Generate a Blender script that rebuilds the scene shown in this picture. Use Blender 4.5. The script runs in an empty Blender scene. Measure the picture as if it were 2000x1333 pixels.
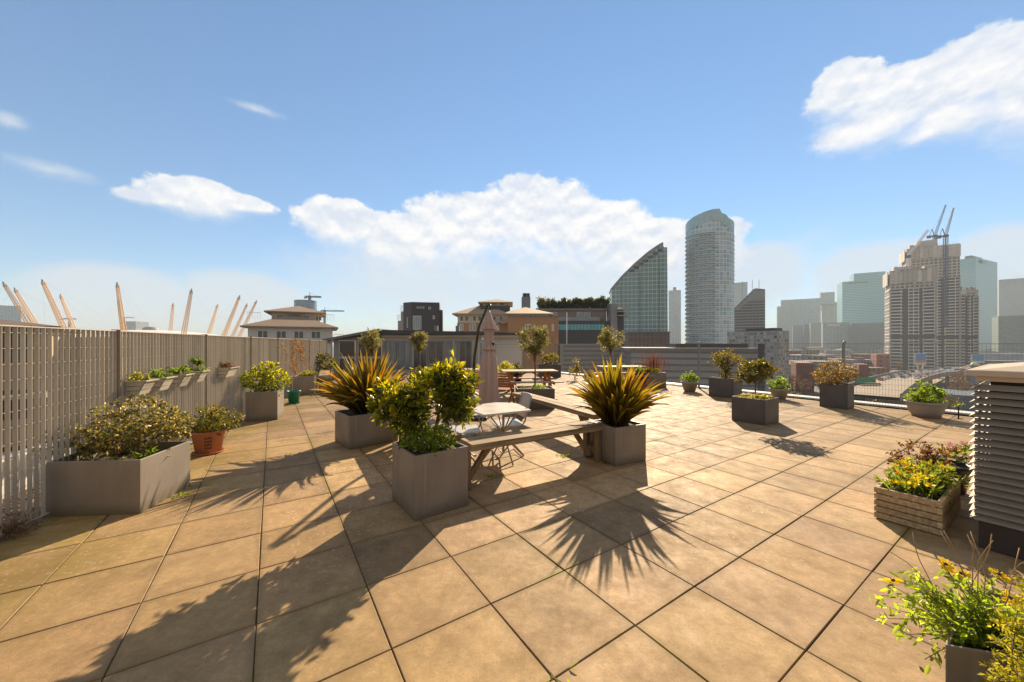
import bpy, math, random
import numpy as np
from mathutils import Vector, Matrix
random.seed(7); RNG = np.random.default_rng(7)
PI = math.pi; R = math.radians
SC = bpy.context.scene; COL = SC.collection

# ------------------------------------------------------------------ camera, sun, sky, exposure
F = 712.0; HY = 672.0; EYE = 1.6           # focal length / horizon row of the 2000 px photograph, eye height
cam = bpy.data.cameras.new('camera'); cam.sensor_width = 36; cam.lens = 36 * F / 2000
cam.shift_y = 5.5 / 2000; cam.clip_start = 0.05; cam.clip_end = 20000
co = bpy.data.objects.new('camera', cam); COL.objects.link(co)
co.location = (0, 0, EYE); co.rotation_euler = (R(90), 0, 0); SC.camera = co

SUN_AZ, SUN_EL = R(18.7), R(27.8)          # azimuth from +Y towards +X
SUNV = Vector((math.sin(SUN_AZ) * math.cos(SUN_EL), math.cos(SUN_AZ) * math.cos(SUN_EL), math.sin(SUN_EL)))
sl = bpy.data.lights.new('sun', 'SUN'); sl.energy = 5.0; sl.angle = R(0.5); sl.color = (1.0, 0.80, 0.56)
so = bpy.data.objects.new('sun', sl); COL.objects.link(so)
so.rotation_euler = SUNV.to_track_quat('Z', 'Y').to_euler()
SC.view_settings.view_transform = 'Standard'; SC.view_settings.look = 'None'
SC.view_settings.exposure = 1.0; SC.view_settings.gamma = 1.0; SC.view_settings.use_curve_mapping = False

world = bpy.data.worlds.new('World'); SC.world = world; world.use_nodes = True
WN, WL = world.node_tree.nodes, world.node_tree.links
for n in list(WN): WN.remove(n)
def wm(op, a, b=None, c=None, clamp=False):
    n = WN.new('ShaderNodeMath'); n.operation = op; n.use_clamp = clamp
    for i, v in enumerate((a, b, c)):
        if v is None: continue
        if isinstance(v, (int, float)): n.inputs[i].default_value = v
        else: WL.new(v, n.inputs[i])
    return n.outputs[0]
def wmix(f, a, b):
    n = WN.new('ShaderNodeMix'); n.data_type = 'RGBA'
    for k, v in ((0, f), (6, a), (7, b)):
        if isinstance(v, (int, float, tuple)): n.inputs[k].default_value = v
        else: WL.new(v, n.inputs[k])
    return n.outputs[2]
sky = WN.new('ShaderNodeTexSky'); sky.sky_type = 'NISHITA'; sky.sun_disc = False
sky.sun_elevation = SUN_EL; sky.sun_rotation = SUN_AZ
sky.altitude = 0; sky.air_density = 1.0; sky.dust_density = 0.0; sky.ozone_density = 1.6
tc = WN.new('ShaderNodeTexCoord'); sp = WN.new('ShaderNodeSeparateXYZ'); WL.new(tc.outputs['Generated'], sp.inputs[0])
X, Y, Z = sp.outputs
AZ = wm('ARCTAN2', X, Y)
EL = wm('DIVIDE', Z, wm('SQRT', wm('ADD', wm('MULTIPLY', X, X), wm('MULTIPLY', Y, Y))))
cb = WN.new('ShaderNodeCombineXYZ'); WL.new(AZ, cb.inputs[0]); WL.new(EL, cb.inputs[1])
def wnoise(scale, detail, rough, yscale=1.0, off=0.0, dy=0.0):
    mp = WN.new('ShaderNodeMapping'); mp.inputs['Scale'].default_value = (1, yscale, 1); mp.inputs['Location'].default_value = (off, off * .7 + dy, 0)
    WL.new(cb.outputs[0], mp.inputs[0])
    n = WN.new('ShaderNodeTexNoise'); n.inputs['Scale'].default_value = scale
    n.inputs['Detail'].default_value = detail; n.inputs['Roughness'].default_value = rough
    WL.new(mp.outputs[0], n.inputs['Vector']); return n.outputs[0]
NZ = wnoise(12, 12, .62, 1.15); NF = wnoise(34, 6, .62, 1.2, 5.5); NB = wnoise(4.0, 4, .5, 1.5, 3.1)
NS1, NS2 = wnoise(17, 8, .58, 1.2, 1.3), wnoise(17, 8, .58, 1.2, 1.3, .024)
LOWS = []
def cloud(px, py, rx, ry, rb=None, w=1.0):
    """one puff of cloud by its direction: azimuth / tangent of elevation, a round top and a longer, softer underside"""
    k = (px - 1000) / F; a0 = math.atan(k); ca = math.cos(a0); e0 = (HY - py) / F * ca
    ra = rx / F * ca * ca; re = ry / F * ca; rb_ = (rb or ry) / F * ca
    dx = wm('DIVIDE', wm('SUBTRACT', AZ, a0), ra)
    dy0 = wm('SUBTRACT', EL, e0)
    dy = wm('ADD', wm('DIVIDE', wm('MAXIMUM', dy0, 0.0), re), wm('DIVIDE', wm('MINIMUM', dy0, 0.0), rb_))
    r = wm('SQRT', wm('ADD', wm('MULTIPLY', dx, dx), wm('MULTIPLY', dy, dy)))
    LOWS.append(wm('MULTIPLY', wm('MAXIMUM', wm('SUBTRACT', 1.15, r), 0.0), wm('MULTIPLY', dy, -1.6, None, True)))
    return wm('MULTIPLY', wm('MULTIPLY', wm('SUBTRACT', 1.0, r), w), wm('ADD', 1.0, wm('MULTIPLY', wm('MAXIMUM', dy, -1.0), .55)))
def alpha(fields, amp, lo, hi, low=None):
    m = fields[0]
    for f in fields[1:]:
        n = WN.new('ShaderNodeMath'); n.operation = 'SMOOTH_MAX'; WL.new(m, n.inputs[0]); WL.new(f, n.inputs[1]); n.inputs[2].default_value = .12
        m = n.outputs[0]
    nn = wm('ADD', wm('MULTIPLY', wm('SUBTRACT', NZ, 0.5), amp), wm('MULTIPLY', wm('SUBTRACT', NF, 0.5), amp * .28))
    if low is not None: nn = wm('MULTIPLY', nn, wm('SUBTRACT', 1.0, wm('MULTIPLY', low, .6)))      # undersides are softer and less broken than the tops
    d = wm('ADD', m, nn)
    mr = WN.new('ShaderNodeMapRange'); mr.interpolation_type = 'SMOOTHSTEP'
    WL.new(d, mr.inputs[0]); mr.inputs[1].default_value = lo; mr.inputs[2].default_value = hi
    if low is not None: WL.new(wm('ADD', hi, wm('MULTIPLY', low, .75)), mr.inputs[2])
    return mr.outputs[0], d
hard = [cloud(665, 430, 92, 52, 110), cloud(800, 460, 140, 50, 120), cloud(900, 430, 125, 58, 160), cloud(1045, 415, 135, 84, 200), cloud(1160, 445, 130, 64, 180),
        cloud(1270, 480, 130, 60, 150), cloud(1380, 465, 100, 50, 120), cloud(385, 392, 155, 50, 56), cloud(470, 400, 85, 26, 30), cloud(290, 388, 80, 18, 26),
        cloud(1645, 190, 95, 80, 90), cloud(1750, 205, 190, 84, 100), cloud(1895, 150, 160, 100, 140), cloud(2020, 185, 190, 100, 130), cloud(1700, 250, 170, 60, 60), cloud(1870, 235, 170, 60, 60)]
soft = [cloud(240, 590, 240, 84, 160, 1.5), cloud(480, 585, 160, 66, 140, 1.4), cloud(1490, 525, 120, 66, 150, 1.3), cloud(1720, 530, 200, 74, 160, 1.4), cloud(1960, 500, 170, 74, 200, 1.5),
        cloud(1100, 570, 560, 110, 170, .85), cloud(820, 560, 330, 110, 150, .8), cloud(500, 215, 70, 14, 12, .55), cloud(20, 240, 60, 26, 22, .6), cloud(90, 330, 160, 22, 22, .5)]
low = LOWS[0]
for l_ in LOWS[1:len(hard)]: low = wm('MAXIMUM', low, l_)
low = wm('MULTIPLY', low, 1.5, None, True)
aH, dH = alpha(hard, 1.25, 0.06, 0.27, low); aS, dS = alpha(soft, 0.8, 0.0, 0.7)
aS = wm('MULTIPLY', aS, 0.78)
skyc = sky.outputs[0]
hs = WN.new('ShaderNodeHueSaturation'); hs.inputs['Saturation'].default_value = 1.12; hs.inputs['Value'].default_value = 1.0
ga = WN.new('ShaderNodeGamma'); WL.new(skyc, ga.inputs[0]); ga.inputs[1].default_value = .72; WL.new(ga.outputs[0], hs.inputs['Color'])
tintc = WN.new('ShaderNodeMix'); tintc.data_type = 'RGBA'; tintc.blend_type = 'MULTIPLY'; tintc.inputs[0].default_value = 1
WL.new(hs.outputs[0], tintc.inputs[6]); tintc.inputs[7].default_value = (1.08, 1.28, 1.46, 1)
base = tintc.outputs[2]
CW = 6.0
sh = wm('ADD', wm('ADD', wm('MULTIPLY', wm('SUBTRACT', NS1, NS2), 3.2), .50), wm('MULTIPLY', wm('SUBTRACT', NB, .5), 1.2), None, True)
lit = wmix(wm('MULTIPLY', wm('ADD', wm('MULTIPLY', sh, .95), .05), 1.0, None, True), (CW * .70, CW * .77, CW * .88, 1), (CW * 1.02, CW * 1.0, CW * .98, 1))
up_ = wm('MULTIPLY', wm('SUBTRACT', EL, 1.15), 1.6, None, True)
back = wm('MULTIPLY', wm('MAXIMUM', wm('MULTIPLY', wm('SUBTRACT', -0.05, Y), 2.5, None, True), up_), wm('MULTIPLY', wm('SUBTRACT', wnoise(2.2, 6, .6, 1.4, 7.7), 0.22), 5.0, None, True))   # unseen warm grey cloud added overhead and behind the camera to dim fill light
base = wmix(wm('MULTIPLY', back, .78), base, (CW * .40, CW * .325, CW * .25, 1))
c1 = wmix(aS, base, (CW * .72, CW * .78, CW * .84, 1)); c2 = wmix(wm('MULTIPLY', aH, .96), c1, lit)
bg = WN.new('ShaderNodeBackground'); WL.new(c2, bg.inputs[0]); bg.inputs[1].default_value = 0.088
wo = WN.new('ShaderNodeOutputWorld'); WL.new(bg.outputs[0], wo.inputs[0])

# ------------------------------------------------------------------ helpers
def G(px, py, z=0.0):
    """ground (or height z) point seen at a pixel of the photograph"""
    d = F * (EYE - z) / (py - HY); return ((px - 1000) / F * d, d)
def K(px): return (px - 1000) / F
def ZT(py, d): return EYE + (HY - py) / F * d
AD = Vector((math.cos(R(33.4)), math.sin(R(33.4)), 0)); BD = Vector((-math.sin(R(33.4)), math.cos(R(33.4)), 0))

class MB:
    """collects faces of one mesh; uv in metres round the perimeter / up; tint = one grey or colour per face"""
    def __init__(s): s.v = []; s.f = []; s.uv = []; s.t = []; s.smooth = []; s.m = []; s.mi = 0
    def add(s, vs, fs, uvs=None, tint=(1, 1, 1), smooth=False):
        b = len(s.v); s.v += [tuple(p) for p in vs]
        for i, f in enumerate(fs):
            s.f.append([b + j for j in f]); s.uv.append(uvs[i] if uvs else [(0, 0)] * len(f))
            s.t.append(tint); s.smooth.append(smooth); s.m.append(s.mi)
    def box(s, c, size, rz=0.0, rx=0.0, ry=0.0, tint=(1, 1, 1), taper=0.0):
        hx, hy, hz = size[0] / 2, size[1] / 2, size[2] / 2
        M = Matrix.Translation(c) @ Matrix.Rotation(rz, 4, 'Z') @ Matrix.Rotation(ry, 4, 'Y') @ Matrix.Rotation(rx, 4, 'X')
        vs = []
        for z in (-hz, hz):
            q = 1 - taper if z < 0 else 1
            for x, y in ((-hx, -hy), (hx, -hy), (hx, hy), (-hx, hy)): vs.append(M @ Vector((x * q, y * q, z)))
        fs = [(0, 3, 2, 1), (4, 5, 6, 7), (0, 1, 5, 4), (1, 2, 6, 5), (2, 3, 7, 6), (3, 0, 4, 7)]
        a, b, c_ = size; uv = [[(0, 0), (0, b), (a, b), (a, 0)], [(0, 0), (a, 0), (a, b), (0, b)]]
        for w in (a, b, a, b): uv.append([(0, 0), (w, 0), (w, c_), (0, c_)])
        s.add(vs, fs, uv, tint); return s
    def bar(s, p0, p1, w, h, up=(0, 0, 1), tint=(1, 1, 1)):
        p0, p1 = Vector(p0), Vector(p1); d = (p1 - p0); L = d.length; d.normalize(); u = Vector(up)
        sd = d.cross(u)
        if sd.length < 1e-4: sd = d.cross(Vector((1, 0, 0)))
        sd.normalize(); u = sd.cross(d)
        vs = [p + sd * a * w / 2 + u * b * h / 2 for p in (p0, p1) for a, b in ((-1, -1), (1, -1), (1, 1), (-1, 1))]
        fs = [(0, 1, 2, 3), (7, 6, 5, 4), (0, 4, 5, 1), (1, 5, 6, 2), (2, 6, 7, 3), (3, 7, 4, 0)]
        uv = [[(0, 0)] * 4] * 2 + [[(0, 0), (L, 0), (L, w), (0, w)]] * 4
        s.add(vs, fs, uv, tint); return s
    def prism(s, poly, z0, z1, cap=True, tint=(1, 1, 1), bottom=True):
        """poly CCW list of (x,y); z1 may be a list"""
        n = len(poly); zt = z1 if isinstance(z1, (list, tuple)) else [z1] * n
        vs = [(x, y, z0) for x, y in poly] + [(x, y, zt[i]) for i, (x, y) in enumerate(poly)]
        fs, uv, u = [], [], 0
        for i in range(n):
            j = (i + 1) % n; L = math.dist(poly[i], poly[j])
            fs.append((i, j, n + j, n + i)); uv.append([(u, z0), (u + L, z0), (u + L, zt[j]), (u, zt[i])]); u += L
        if cap: fs.append(tuple(range(n, 2 * n))); uv.append([(0, -999)] * n)
        if cap and bottom: fs.append(tuple(range(n - 1, -1, -1))); uv.append([(0, -999)] * n)
        s.add(vs, fs, uv, tint); return s
    def tube(s, pts, rad, n=8, tint=(1, 1, 1), smooth=True, cap=True):
        pts = [Vector(p) for p in pts]; m = len(pts)
        if not isinstance(rad, (list, tuple)): rad = [rad] * m
        vs, fs = [], []; pu = None
        for i, p in enumerate(pts):
            d = (pts[min(i + 1, m - 1)] - pts[max(i - 1, 0)]).normalized()
            if pu is None: pu = d.orthogonal().normalized()
            u = (pu - d * pu.dot(d)); u = u.normalized() if u.length > 1e-5 else d.orthogonal().normalized(); pu = u
            w = d.cross(u)
            for k in range(n):
                a = 2 * PI * k / n; vs.append(p + (u * math.cos(a) + w * math.sin(a)) * rad[i])
        for i in range(m - 1):
            for k in range(n):
                k2 = (k + 1) % n; fs.append((i * n + k, i * n + k2, (i + 1) * n + k2, (i + 1) * n + k))
        if cap: fs.append(tuple(range(n - 1, -1, -1))); fs.append(tuple(range((m - 1) * n, m * n)))
        s.add(vs, fs, None, tint, smooth); return s
    def lathe(s, prof, n=24, c=(0, 0, 0), tint=(1, 1, 1), smooth=True, fn=None):
        vs, fs, uv = [], [], []; m = len(prof)
        for i, (r, z) in enumerate(prof):
            for k in range(n):
                a = 2 * PI * k / n; q = r * (fn(a, i, z) if fn else 1)
                vs.append((c[0] + q * math.cos(a), c[1] + q * math.sin(a), c[2] + z))
        for i in range(m - 1):
            for k in range(n):
                k2 = (k + 1) % n; fs.append((i * n + k, i * n + k2, (i + 1) * n + k2, (i + 1) * n + k))
                uv.append([(k / n, prof[i][1]), ((k + 1) / n, prof[i][1]), ((k + 1) / n, prof[i + 1][1]), (k / n, prof[i + 1][1])])
        s.add(vs, fs, uv, tint, smooth); return s
    def obj(s, name, mat, parent=None, loc=(0, 0, 0), rz=0.0, bevel=0.0):
        me = bpy.data.meshes.new(name); me.from_pydata(s.v, [], s.f)
        ul = me.uv_layers.new(name='UVMap')
        flat = np.array([c for u in s.uv for p in u for c in p], np.float32); ul.data.foreach_set('uv', flat)
        ca = me.color_attributes.new('tint', 'FLOAT_COLOR', 'CORNER')
        tt = np.array([(*((t,) * 3 if isinstance(t, (int, float)) else t), 1.0) for t, f in zip(s.t, s.f) for _ in f], np.float32); ca.data.foreach_set('color', tt.ravel())
        me.polygons.foreach_set('use_smooth', s.smooth)
        mats = mat if isinstance(mat, (list, tuple)) else [mat]
        for m_ in mats: me.materials.append(m_)
        if len(mats) > 1: me.polygons.foreach_set('material_index', s.m)
        me.update()
        return link(name, me, parent, loc, rz, bevel)
def link(name, me, parent=None, loc=(0, 0, 0), rz=0.0, bevel=0.0):
    o = bpy.data.objects.new(name, me); COL.objects.link(o); o.location = loc; o.rotation_euler = (0, 0, rz)
    if parent: o.parent = parent
    if bevel:
        b = o.modifiers.new('bevel', 'BEVEL'); b.width = bevel; b.segments = 2; b.limit_method = 'ANGLE'
    return o
def thing(name, label, cat, loc=(0, 0, 0), rz=0.0, group=None):
    o = bpy.data.objects.new(name, None); COL.objects.link(o); o.location = loc; o.rotation_euler = (0, 0, rz)
    o.empty_display_size = .2; return tag(o, label, cat, group)
def tag(o, label, cat, group=None):
    o['label'] = label; o['category'] = cat
    if group: o['group'] = group
    return o
def struct(o, kind='structure'): o['kind'] = kind; return o
def copy_tree(o, loc=None, rz=None, label=None, parent=None, mat=None):
    c = o.copy(); COL.objects.link(c)
    if parent: c.parent = parent
    for ch in list(o.children): copy_tree(ch, parent=c)
    if loc is not None: c.location = loc
    if rz is not None: c.rotation_euler = (0, 0, rz)
    if label: c['label'] = label
    return c

# ---------------------------- materials
def newmat(name):
    m = bpy.data.materials.new(name); m.use_nodes = True; nt = m.node_tree; b = nt.nodes['Principled BSDF']; return m, nt, b
class NT:
    def __init__(s, nt): s.nt = nt
    def n(s, t, **kw):
        o = s.nt.nodes.new(t)
        for k, v in kw.items(): setattr(o, k, v)
        return o
    def l(s, a, b): s.nt.links.new(a, b)
    def m(s, op, a, b=None, c=None, clamp=False):
        o = s.n('ShaderNodeMath', operation=op, use_clamp=clamp)
        for i, v in enumerate((a, b, c)):
            if v is None: continue
            if isinstance(v, (int, float)): o.inputs[i].default_value = v
            else: s.l(v, o.inputs[i])
        return o.outputs[0]
    def mix(s, f, a, b, bt='MIX'):
        o = s.n('ShaderNodeMix', data_type='RGBA', blend_type=bt)
        for k, v in ((0, f), (6, a), (7, b)):
            if isinstance(v, (int, float)): o.inputs[k].default_value = v
            elif isinstance(v, tuple): o.inputs[k].default_value = (*v[:3], 1)
            else: s.l(v, o.inputs[k])
        return o.outputs[2]
    def noise(s, scale, detail=4, rough=.55, vec=None, sc=None):
        o = s.n('ShaderNodeTexNoise'); o.inputs['Scale'].default_value = scale; o.inputs['Detail'].default_value = detail; o.inputs['Roughness'].default_value = rough
        v = vec if vec is not None else s.n('ShaderNodeTexCoord').outputs['Object']
        if sc:
            mp = s.n('ShaderNodeMapping'); mp.inputs['Scale'].default_value = sc; s.l(v, mp.inputs[0]); v = mp.outputs[0]
        s.l(v, o.inputs['Vector']); return o.outputs[0]
    def ramp(s, f, lo, hi, a=0.0, b=1.0):
        o = s.n('ShaderNodeMapRange'); s.l(f, o.inputs[0]); o.inputs[1].default_value = lo; o.inputs[2].default_value = hi; o.inputs[3].default_value = a; o.inputs[4].default_value = b
        return o.outputs[0]
    def bump(s, h, b, strength=.3, dist=.01):
        o = s.n('ShaderNodeBump'); o.inputs['Strength'].default_value = strength; o.inputs['Distance'].default_value = dist; s.l(h, o.inputs['Height']); s.l(o.outputs[0], b.inputs['Normal'])
    def tint(s, col):
        a = s.n('ShaderNodeAttribute', attribute_name='tint'); return s.mix(1.0, col, a.outputs['Color'], 'MULTIPLY')
def planter_mat(name, col):
    """painted fibre-cement: streaks down the faces, pale lime runs, soil splashes near the ground"""
    m, nt, b = newmat(name); N = NT(nt)
    st = N.noise(1.1, 4, .55, None, (4.5, 4.5, .8)); bl = N.noise(2.6, 6, .65); ru = N.noise(3.2, 3, .5, None, (5, 5, .22)); fi = N.noise(60, 3, .6)
    c = N.mix(N.ramp(st, .3, .7), tuple(x * .88 for x in col), tuple(x * 1.10 for x in col)); c = N.mix(N.m('MULTIPLY', N.ramp(bl, .42, .7), .45), c, tuple(x * .62 for x in col))
    c = N.mix(N.m('MULTIPLY', N.m('MAXIMUM', N.ramp(ru, .63, .72), 0.0, None, True), .22), c, tuple(min(1, x * 1.9) for x in col))
    s_ = N.n('ShaderNodeSeparateXYZ'); N.l(N.n('ShaderNodeTexCoord').outputs['Object'], s_.inputs[0])
    lo = N.m('MULTIPLY', N.ramp(N.m('SUBTRACT', s_.outputs[2], N.m('MULTIPLY', bl, .14)), -.06, .05, 1, 0), 1.0, None, True)
    c = N.mix(N.m('MULTIPLY', lo, .6), c, (.09, .07, .03))
    N.l(c, b.inputs['Base Color']); N.l(N.ramp(bl, .3, .7, .42, .62), b.inputs['Roughness']); b.inputs['Specular IOR Level'].default_value = .4; N.bump(N.m('ADD', fi, st), b, .2, .002)
    return m
def plain(name, col, rough=.6, metal=0.0, var=.18, scale=3.0, sc=None, bump=0.0, spec=.4, fine=40.0):
    m, nt, b = newmat(name); N = NT(nt)
    f = N.noise(scale, 5, .6, None, sc); g = N.noise(fine, 3, .6)
    q = N.m('ADD', N.m('MULTIPLY', N.ramp(f, .25, .75), .7), N.m('MULTIPLY', g, .3))
    c = N.mix(q, tuple(x * (1 - var) for x in col), tuple(min(1, x * (1 + var)) for x in col))
    N.l(N.tint(c), b.inputs['Base Color']); b.inputs['Metallic'].default_value = metal; b.inputs['Specular IOR Level'].default_value = spec
    N.l(N.ramp(f, .2, .8, max(.05, rough - .1), min(1, rough + .1)), b.inputs['Roughness'])
    if bump: N.bump(g, b, bump, .004)
    return m
def wood(name, dark, light, axis='x', rough=.75):
    m, nt, b = newmat(name); N = NT(nt)
    sc = {'x': (1.2, 22, 22), 'y': (22, 1.2, 22), 'z': (22, 22, 1.2)}[axis]
    a = N.noise(1.6, 8, .65, None, sc); l = N.noise(1.1, 3, .5); q = N.ramp(a, .32, .68)
    c = N.mix(q, dark, light); c = N.mix(N.m('MULTIPLY', N.ramp(l, .4, .7), .45), c, tuple(x * .55 for x in dark))
    N.l(N.tint(c), b.inputs['Base Color']); b.inputs['Roughness'].default_value = rough; b.inputs['Specular IOR Level'].default_value = .3; N.bump(a, b, .5, .004)
    return m
def leafmat(name, col, trans=.45, rough=.45, tcol=None):
    m, nt, b = newmat(name); N = NT(nt)
    a = N.n('ShaderNodeAttribute', attribute_name='tint'); c = N.mix(1.0, col, a.outputs['Color'], 'MULTIPLY')
    tc_ = N.mix(1.0, tcol or tuple(min(1, x * 2.2) for x in col), a.outputs['Color'], 'MULTIPLY')
    N.l(c, b.inputs['Base Color']); b.inputs['Roughness'].default_value = rough; b.inputs['Specular IOR Level'].default_value = .35
    t = N.n('ShaderNodeBsdfTranslucent'); N.l(tc_, t.inputs[0])
    mx = N.n('ShaderNodeMixShader'); mx.inputs[0].default_value = trans; N.l(b.outputs[0], mx.inputs[1]); N.l(t.outputs[0], mx.inputs[2])
    N.l(mx.outputs[0], nt.nodes['Material Output'].inputs[0]); return m
def facade(name, wall, glass, w, h, fu=.15, fv=.3, var=.5, rough=.25, glass2=None, roofc=None, wallvar=.12, off=0.0):
    """window grid in metres on the perimeter uv: fu / fv = share of a bay that is wall"""
    m, nt, b = newmat(name); N = NT(nt)
    uv = N.n('ShaderNodeUVMap'); sp_ = N.n('ShaderNodeSeparateXYZ'); N.l(uv.outputs[0], sp_.inputs[0])
    u = N.m('DIVIDE', sp_.outputs[0], w); v = N.m('DIVIDE', N.m('ADD', sp_.outputs[1], off), h)
    fu_ = N.m('FRACT', N.m('ADD', u, 500)); fv_ = N.m('FRACT', N.m('ADD', v, 500))
    isg = N.m('MULTIPLY', N.m('GREATER_THAN', fu_, fu), N.m('GREATER_THAN', fv_, fv))
    cv = N.n('ShaderNodeCombineXYZ'); N.l(N.m('FLOOR', N.m('ADD', u, 500)), cv.inputs[0]); N.l(N.m('FLOOR', N.m('ADD', v, 500)), cv.inputs[1])
    wn = N.n('ShaderNodeTexWhiteNoise', noise_dimensions='2D'); N.l(cv.outputs[0], wn.inputs['Vector'])
    g2 = glass2 or tuple(min(1, x * 2.2) for x in glass)
    gc = N.mix(N.m('MULTIPLY', wn.outputs[0], var), glass, g2)
    nz = N.noise(.15, 4, .6); wc = N.mix(nz, tuple(x * (1 - wallvar) for x in wall), tuple(x * (1 + wallvar) for x in wall))
    roof = N.m('LESS_THAN', sp_.outputs[1], -900)
    c = N.mix(isg, wc, gc); c = N.mix(roof, c, roofc or (.2, .19, .18))
    N.l(c, b.inputs['Base Color'])
    gl = N.m('MULTIPLY', isg, N.m('SUBTRACT', 1.0, roof))
    N.l(N.ramp(gl, 0, 1, .8, rough), b.inputs['Roughness']); b.inputs['Specular IOR Level'].default_value = .5
    return m
def glassmat(name, col, rough=.12, metal=0.0):
    m, nt, b = newmat(name); N = NT(nt); f = N.noise(.6, 2, .5)
    N.l(N.mix(f, tuple(x * .7 for x in col), tuple(min(1, x * 1.3) for x in col)), b.inputs['Base Color']); b.inputs['Roughness'].default_value = rough; b.inputs['Specular IOR Level'].default_value = .8; b.inputs['Metallic'].default_value = metal
    return m
M = {}
M['planter'] = planter_mat('planter_grey', (.235, .198, .158))
M['planter_dark'] = planter_mat('planter_charcoal', (.112, .098, .088))
M['soil'] = plain('soil', (.05, .035, .022), .95, 0, .5, 18, None, 1.0)
M['bench'] = wood('weathered_wood', (.17, .115, .055), (.52, .38, .22))
M['bench_z'] = wood('weathered_wood_upright', (.13, .08, .04), (.34, .23, .13), 'z')
M['crate'] = wood('crate_wood', (.34, .22, .10), (.72, .55, .32))
M['teak'] = wood('teak_wood', (.26, .10, .04), (.46, .20, .08))
M['teak_pale'] = wood('pale_table_wood', (.42, .30, .2), (.62, .48, .34))
M['fence'] = plain('galvanised_steel', (.42, .375, .31), .55, .1, .15, 4, (4, 4, .6))
M['fence_post'] = plain('fence_post_steel', (.22, .19, .15), .5, .3, .15, 3)
M['mesh_steel'] = plain('mesh_fence_steel', (.26, .26, .25), .55, .1, .1, 3)
M['white'] = plain('white_paint', (.72, .70, .66), .5, 0, .08, 2)
M['terracotta'] = plain('terracotta', (.42, .165, .08), .75, 0, .18, 5, None, .3)
M['ornament'] = plain('dark_ornament', (.07, .03, .03), .6, 0, .2)
M['green_pot'] = plain('green_pot', (.015, .16, .10), .35, 0, .15)
M['pale_pot'] = plain('pale_pot', (.36, .32, .28), .6, 0, .15, 4, (1, 1, 8), .3)
M['black_pot'] = plain('black_plastic', (.018, .017, .018), .4, 0, .2)
M['trough'] = wood('painted_trough_wood', (.30, .27, .21), (.50, .45, .36), 'y')
M['table'] = plain('pale_table_top', (.60, .54, .45), .35, 0, .16, 5, None, .1)
M['metal_dark'] = plain('dark_metal', (.04, .038, .036), .4, .5, .2)
M['metal'] = plain('brushed_metal', (.35, .31, .27), .4, .6, .2)
M['chair_back'] = plain('chair_mesh_fabric', (.46, .38, .31), .6, 0, .12)
M['chair_seat'] = plain('chair_seat_pale', (.55, .56, .58), .35, 0, .1)
M['fabric'] = plain('parasol_fabric', (.44, .32, .29), .85, 0, .12, 3, (3, 3, .5), .4)
M['gravel'] = plain('gravel', (.28, .21, .14), .95, 0, .45, 30, None, 1.0)
M['stem'] = plain('bark', (.13, .085, .05), .85, 0, .3, 10, (1, 1, .3), .5)
M['twig'] = plain('dry_twig', (.32, .20, .10), .8, 0, .3, 10)
M['leaf_bay'] = leafmat('bay_leaf', (.060, .082, .014), .42, .26, (.30, .29, .02))
M['leaf_yellow'] = leafmat('yellow_green_leaf', (.15, .16, .015), .5, .4, (.55, .50, .03))
M['leaf_olive'] = leafmat('olive_leaf', (.14, .14, .06), .42, .45, (.38, .34, .10))
M['leaf_dark'] = leafmat('dark_leaf', (.045, .055, .015), .35, .4, (.17, .15, .02))
M['leaf_var'] = leafmat('variegated_leaf', (.17, .145, .055), .38, .4, (.38, .30, .08))
M['leaf_green'] = leafmat('fresh_green_leaf', (.085, .13, .02), .5, .4, (.30, .42, .04))
M['leaf_dry'] = leafmat('dry_leaf', (.20, .12, .06), .35, .6, (.36, .2, .08))
M['blade'] = leafmat('sword_leaf', (.18, .15, .03), .5, .35, (.50, .38, .035))
M['conifer'] = leafmat('golden_conifer', (.24, .22, .02), .45, .5, (.60, .55, .04))
M['petal'] = leafmat('petal', (.85, .80, .70), .4, .5, (.9, .85, .7))

# ---------------------------- plants
def nrm(a): return a / np.maximum(np.linalg.norm(a, axis=1, keepdims=True), 1e-6)
def leaf_obj(name, mat, parent, P, D, L, W, T, fold=.25, droop=.0, rng=RNG):
    """one mesh of many small folded leaves: P base points, D directions, L lengths, W half widths, T tints"""
    n = len(P); D = nrm(D); r = nrm(rng.normal(size=(n, 3))); S = nrm(np.cross(D, r)); N = np.cross(S, D)
    L = np.broadcast_to(L, n)[:, None]; W = np.broadcast_to(W, n)[:, None]
    up = N * W * fold * 1.6; dr = np.array([[0, 0, -1.0]]) * L * droop
    v = np.stack([P, P + D * L + dr, P + D * L * .33 + S * W + up, P + D * L * .72 + S * W * .8 + up + dr * .5,
                  P + D * L * .33 - S * W + up, P + D * L * .72 - S * W * .8 + up + dr * .5], 1).reshape(-1, 3)
    b = np.arange(n)[:, None] * 6
    f = np.concatenate([b + [0, 2, 3, 1], b + [0, 1, 5, 4]], 1).reshape(-1, 4)
    me = bpy.data.meshes.new(name); me.vertices.add(len(v)); me.vertices.foreach_set('co', v.astype(np.float32).ravel())
    me.loops.add(f.size); me.loops.foreach_set('vertex_index', f.astype(np.int32).ravel())
    me.polygons.add(len(f)); me.polygons.foreach_set('loop_start', np.arange(0, f.size, 4, dtype=np.int32)); me.polygons.foreach_set('loop_total', np.full(len(f), 4, np.int32))
    ca = me.color_attributes.new('tint', 'FLOAT_COLOR', 'CORNER')
    t = np.concatenate([np.broadcast_to(T, (n, 3)), np.ones((n, 1))], 1); ca.data.foreach_set('color', np.repeat(t, 8, 0).astype(np.float32).ravel())
    me.materials.append(mat); me.update(); me.validate(); return link(name, me, parent)
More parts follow.
